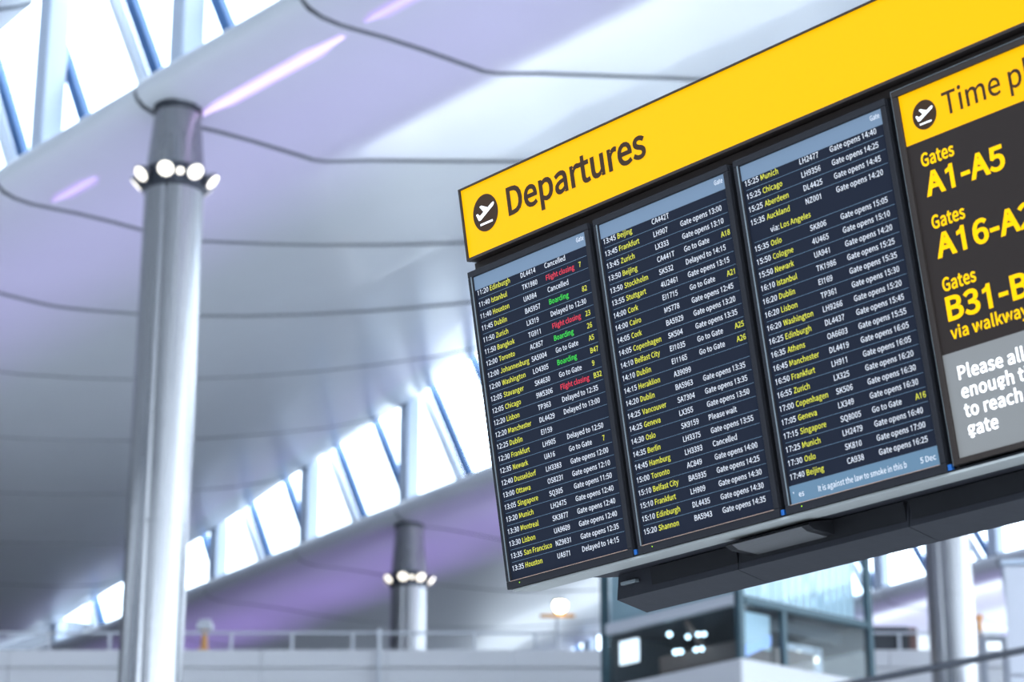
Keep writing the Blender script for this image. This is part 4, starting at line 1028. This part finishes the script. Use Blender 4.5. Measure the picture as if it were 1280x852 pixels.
def display(idx, rows, label, last):
    u0 = 0.6406 * idx
    root = bthing('flight_display', u0, 0, 0, label, 'screen', 'portrait flight displays on the board')
    bezel_frame(root, DW, DH)
    b = MB(); b.box(0, DW, 0.0025, 0.006, -DH, 0)
    scr = b.build('screen', 'lcd', root)
    y = 0.0018
    b = MB(); b.box(0.0, DW, y, 0.0025, -0.0480, -0.0005, 'lcd_head'); text(b, 'Gate', 0.5215 + 0.004, -0.0255, y - 0.0004, 0.0150, 't_white', width=0.036)
    b.build('header_band', 'lcd_head', scr)
    P, B0, CP = 0.04190, -0.0680, 0.0172
    rs = rows.split('\n')
    line = None
    for i, rr in enumerate(rs):
        tm, city, fl, st, gt = rr.split('|')
        z = B0 - P * i
        def field(name, s_, x, m, **k):
            b = MB()
            e = text(b, s_, x, z, y, CP, m, **k)
            b.build(name, 't_white', scr)
            return e
        if tm:
            field('departure_time', tm, 0.010, 't_white', width=0.0575)
        if city.startswith('v'):
            e = field('route_note', 'via:', 0.083, 't_white')
            field('route_note', 'Los Angeles', e + 0.007, 't_yellow')
        else:
            field('destination', city, 0.0765, 't_yellow', sx=0.94)
        if fl:
            field('flight_number', fl, 0.2370, 't_white', sx=0.97)
        if st:
            c = 't_white'
            if st[0] in 'rg' and st[1].isupper():
                c = 't_red' if st[0] == 'r' else 't_green'
                st = st[1:]
            field('flight_status', st, 0.3590, c, sx=0.98)
        if gt:
            field('gate_number', gt, 0.5215, 't_yellow')
        if (idx < 2 and i < 23) or (idx == 2 and i not in (3, 22)):
            if line is None:
                b = MB(); b.box(0.012, DW - 0.010, 0, 0.0005, -0.0006, 0.0006)
                l = b.build('row_line', 'lcd_line', scr); line = l
            else:
                l = line.copy(); COL.objects.link(l)
            l.location = (0, y, z - 0.0130)
    if last:
        b = MB(); b.box(0, DW, y, 0.0025, -DH + 0.001, -1.0075, 'lcd_foot')
        text(b, '\u2019es', 0.012, -1.0455, y - 0.0004, 0.0165, 't_white')
        text(b, 'It is against the law to smoke in this b', 0.112, -1.0455, y - 0.0004, 0.0172, 't_white', width=0.340)
        text(b, '5 Dec', 0.502, -1.0455, y - 0.0004, 0.0165, 't_white', width=0.057)
        b.build('ticker_band', 'lcd_foot', scr)
    b = MB(); b.box(0.0, DW, -0.0075, -0.006, -DH - 0.0022, -DH - 0.0006); b.build('seam', 'copper', root)
    b = MB(); b.lathe([(0.0017, 0), (0.0014, 0.001)], n=10); l = b.build('power_led', 'led', root); l.location = (0.045, -0.0062, -DH - 0.0125); l.rotation_euler = (math.radians(90), 0, 0)
    return root

display(0, ROWS1, 'portrait flight display listing 11:20 Edinburgh to 13:35 Houston, the leftmost screen', False)
display(1, ROWS2, 'portrait flight display listing 13:45 Beijing to 15:20 Shannon, the middle screen', False)
display(2, ROWS3, 'portrait flight display listing 15:25 Munich to 17:40 Beijing, with a blue footer', True)

# gate information panel
ip = bthing('gate_information_panel', 1.921, 0, 0, 'black and yellow walking time panel listing gates A1 to B31, right end of the board', 'sign')
IW = 0.58
b = MB(); b.box(-0.020, IW + 0.022, 0.006, 0.05, -1.078, 0.030, bev=0.003); b.build('panel_case', 'bezel', ip)
for a in ((-0.020, IW + 0.022, -0.006, 0.0055, 0.0115, 0.030), (-0.020, IW + 0.022, -0.006, 0.0055, -1.078, -1.0610), (-0.020, -0.0005, -0.006, 0.0055, -1.061, 0.011), (IW + 0.0005, IW + 0.022, -0.006, 0.0055, -1.061, 0.011)):
    b = MB(); b.box(*a, bev=0.0015); b.build('panel_frame', 'brown', ip)
b = MB(); b.box(-0.0205, -0.0195, -0.0065, 0.05, -1.078, 0.0305); b.box(-0.0205, IW + 0.022, -0.0065, 0.05, 0.0300, 0.0312); b.build('frame_edge', 'bezel_edge', ip)
b = MB(); b.box(0, IW, 0.002, 0.0055, -0.141, 0.011); b.build('yellow_header', 'yellow', ip)
b = MB(); b.box(0, IW, 0.002, 0.0055, -0.7637, -0.1412); b.build('black_field', 'info_field', ip)
b = MB(); b.box(0, IW, 0.002, 0.0055, -1.0605, -0.7639); b.build('grey_field', 'info_grey', ip)
b = MB(); text(b, 'Time planner', 0.150, -0.0960, 0.0012, 0.0660, 'sign_black', sx=0.98, bold=0.012, font='sign'); b.build('lettering', 'sign_black', ip)
b = MB(); disc(b, 0.0815, -0.0700, 0.0012, 0.0435, 'sign_black', 48); takeoff(b, 0.0815, -0.0700, 0.0004, 0.0435, 'sign_white'); b.build('takeoff_symbol', 'sign_black', ip)
for s, z, cap, wd, bold in (('Gates', -0.2160, 0.0370, 0.119, 0.028), ('A1-A5', -0.3040, 0.0660, 0.283, 0.030), ('Gates', -0.4020, 0.0370, 0.119, 0.028), ('A16-A26', -0.4880, 0.0660, 0.412, 0.030),
                         ('Gates', -0.5870, 0.0370, 0.119, 0.028), ('B31-B49', -0.6730, 0.0660, 0.405, 0.030), ('via walkway', -0.7270, 0.0340, None, 0.024)):
    b = MB(); text(b, s, 0.0420, z, 0.0012, cap, 'info_yellow', width=wd, sx=0.99, bold=bold, font='sign', gap=0.02); b.build('lettering', 'info_yellow', ip)
for i, s in enumerate(('Please allow', 'enough time', 'to reach your', 'gate')):
    b = MB(); text(b, s, 0.0440, -0.8440 - 0.0540 * i, 0.0012, 0.0365, 'info_white', sx=1.03, bold=0.024, font='sign', gap=0.02); b.build('lettering', 'info_white', ip)

bpy.data.objects.remove(_fo)
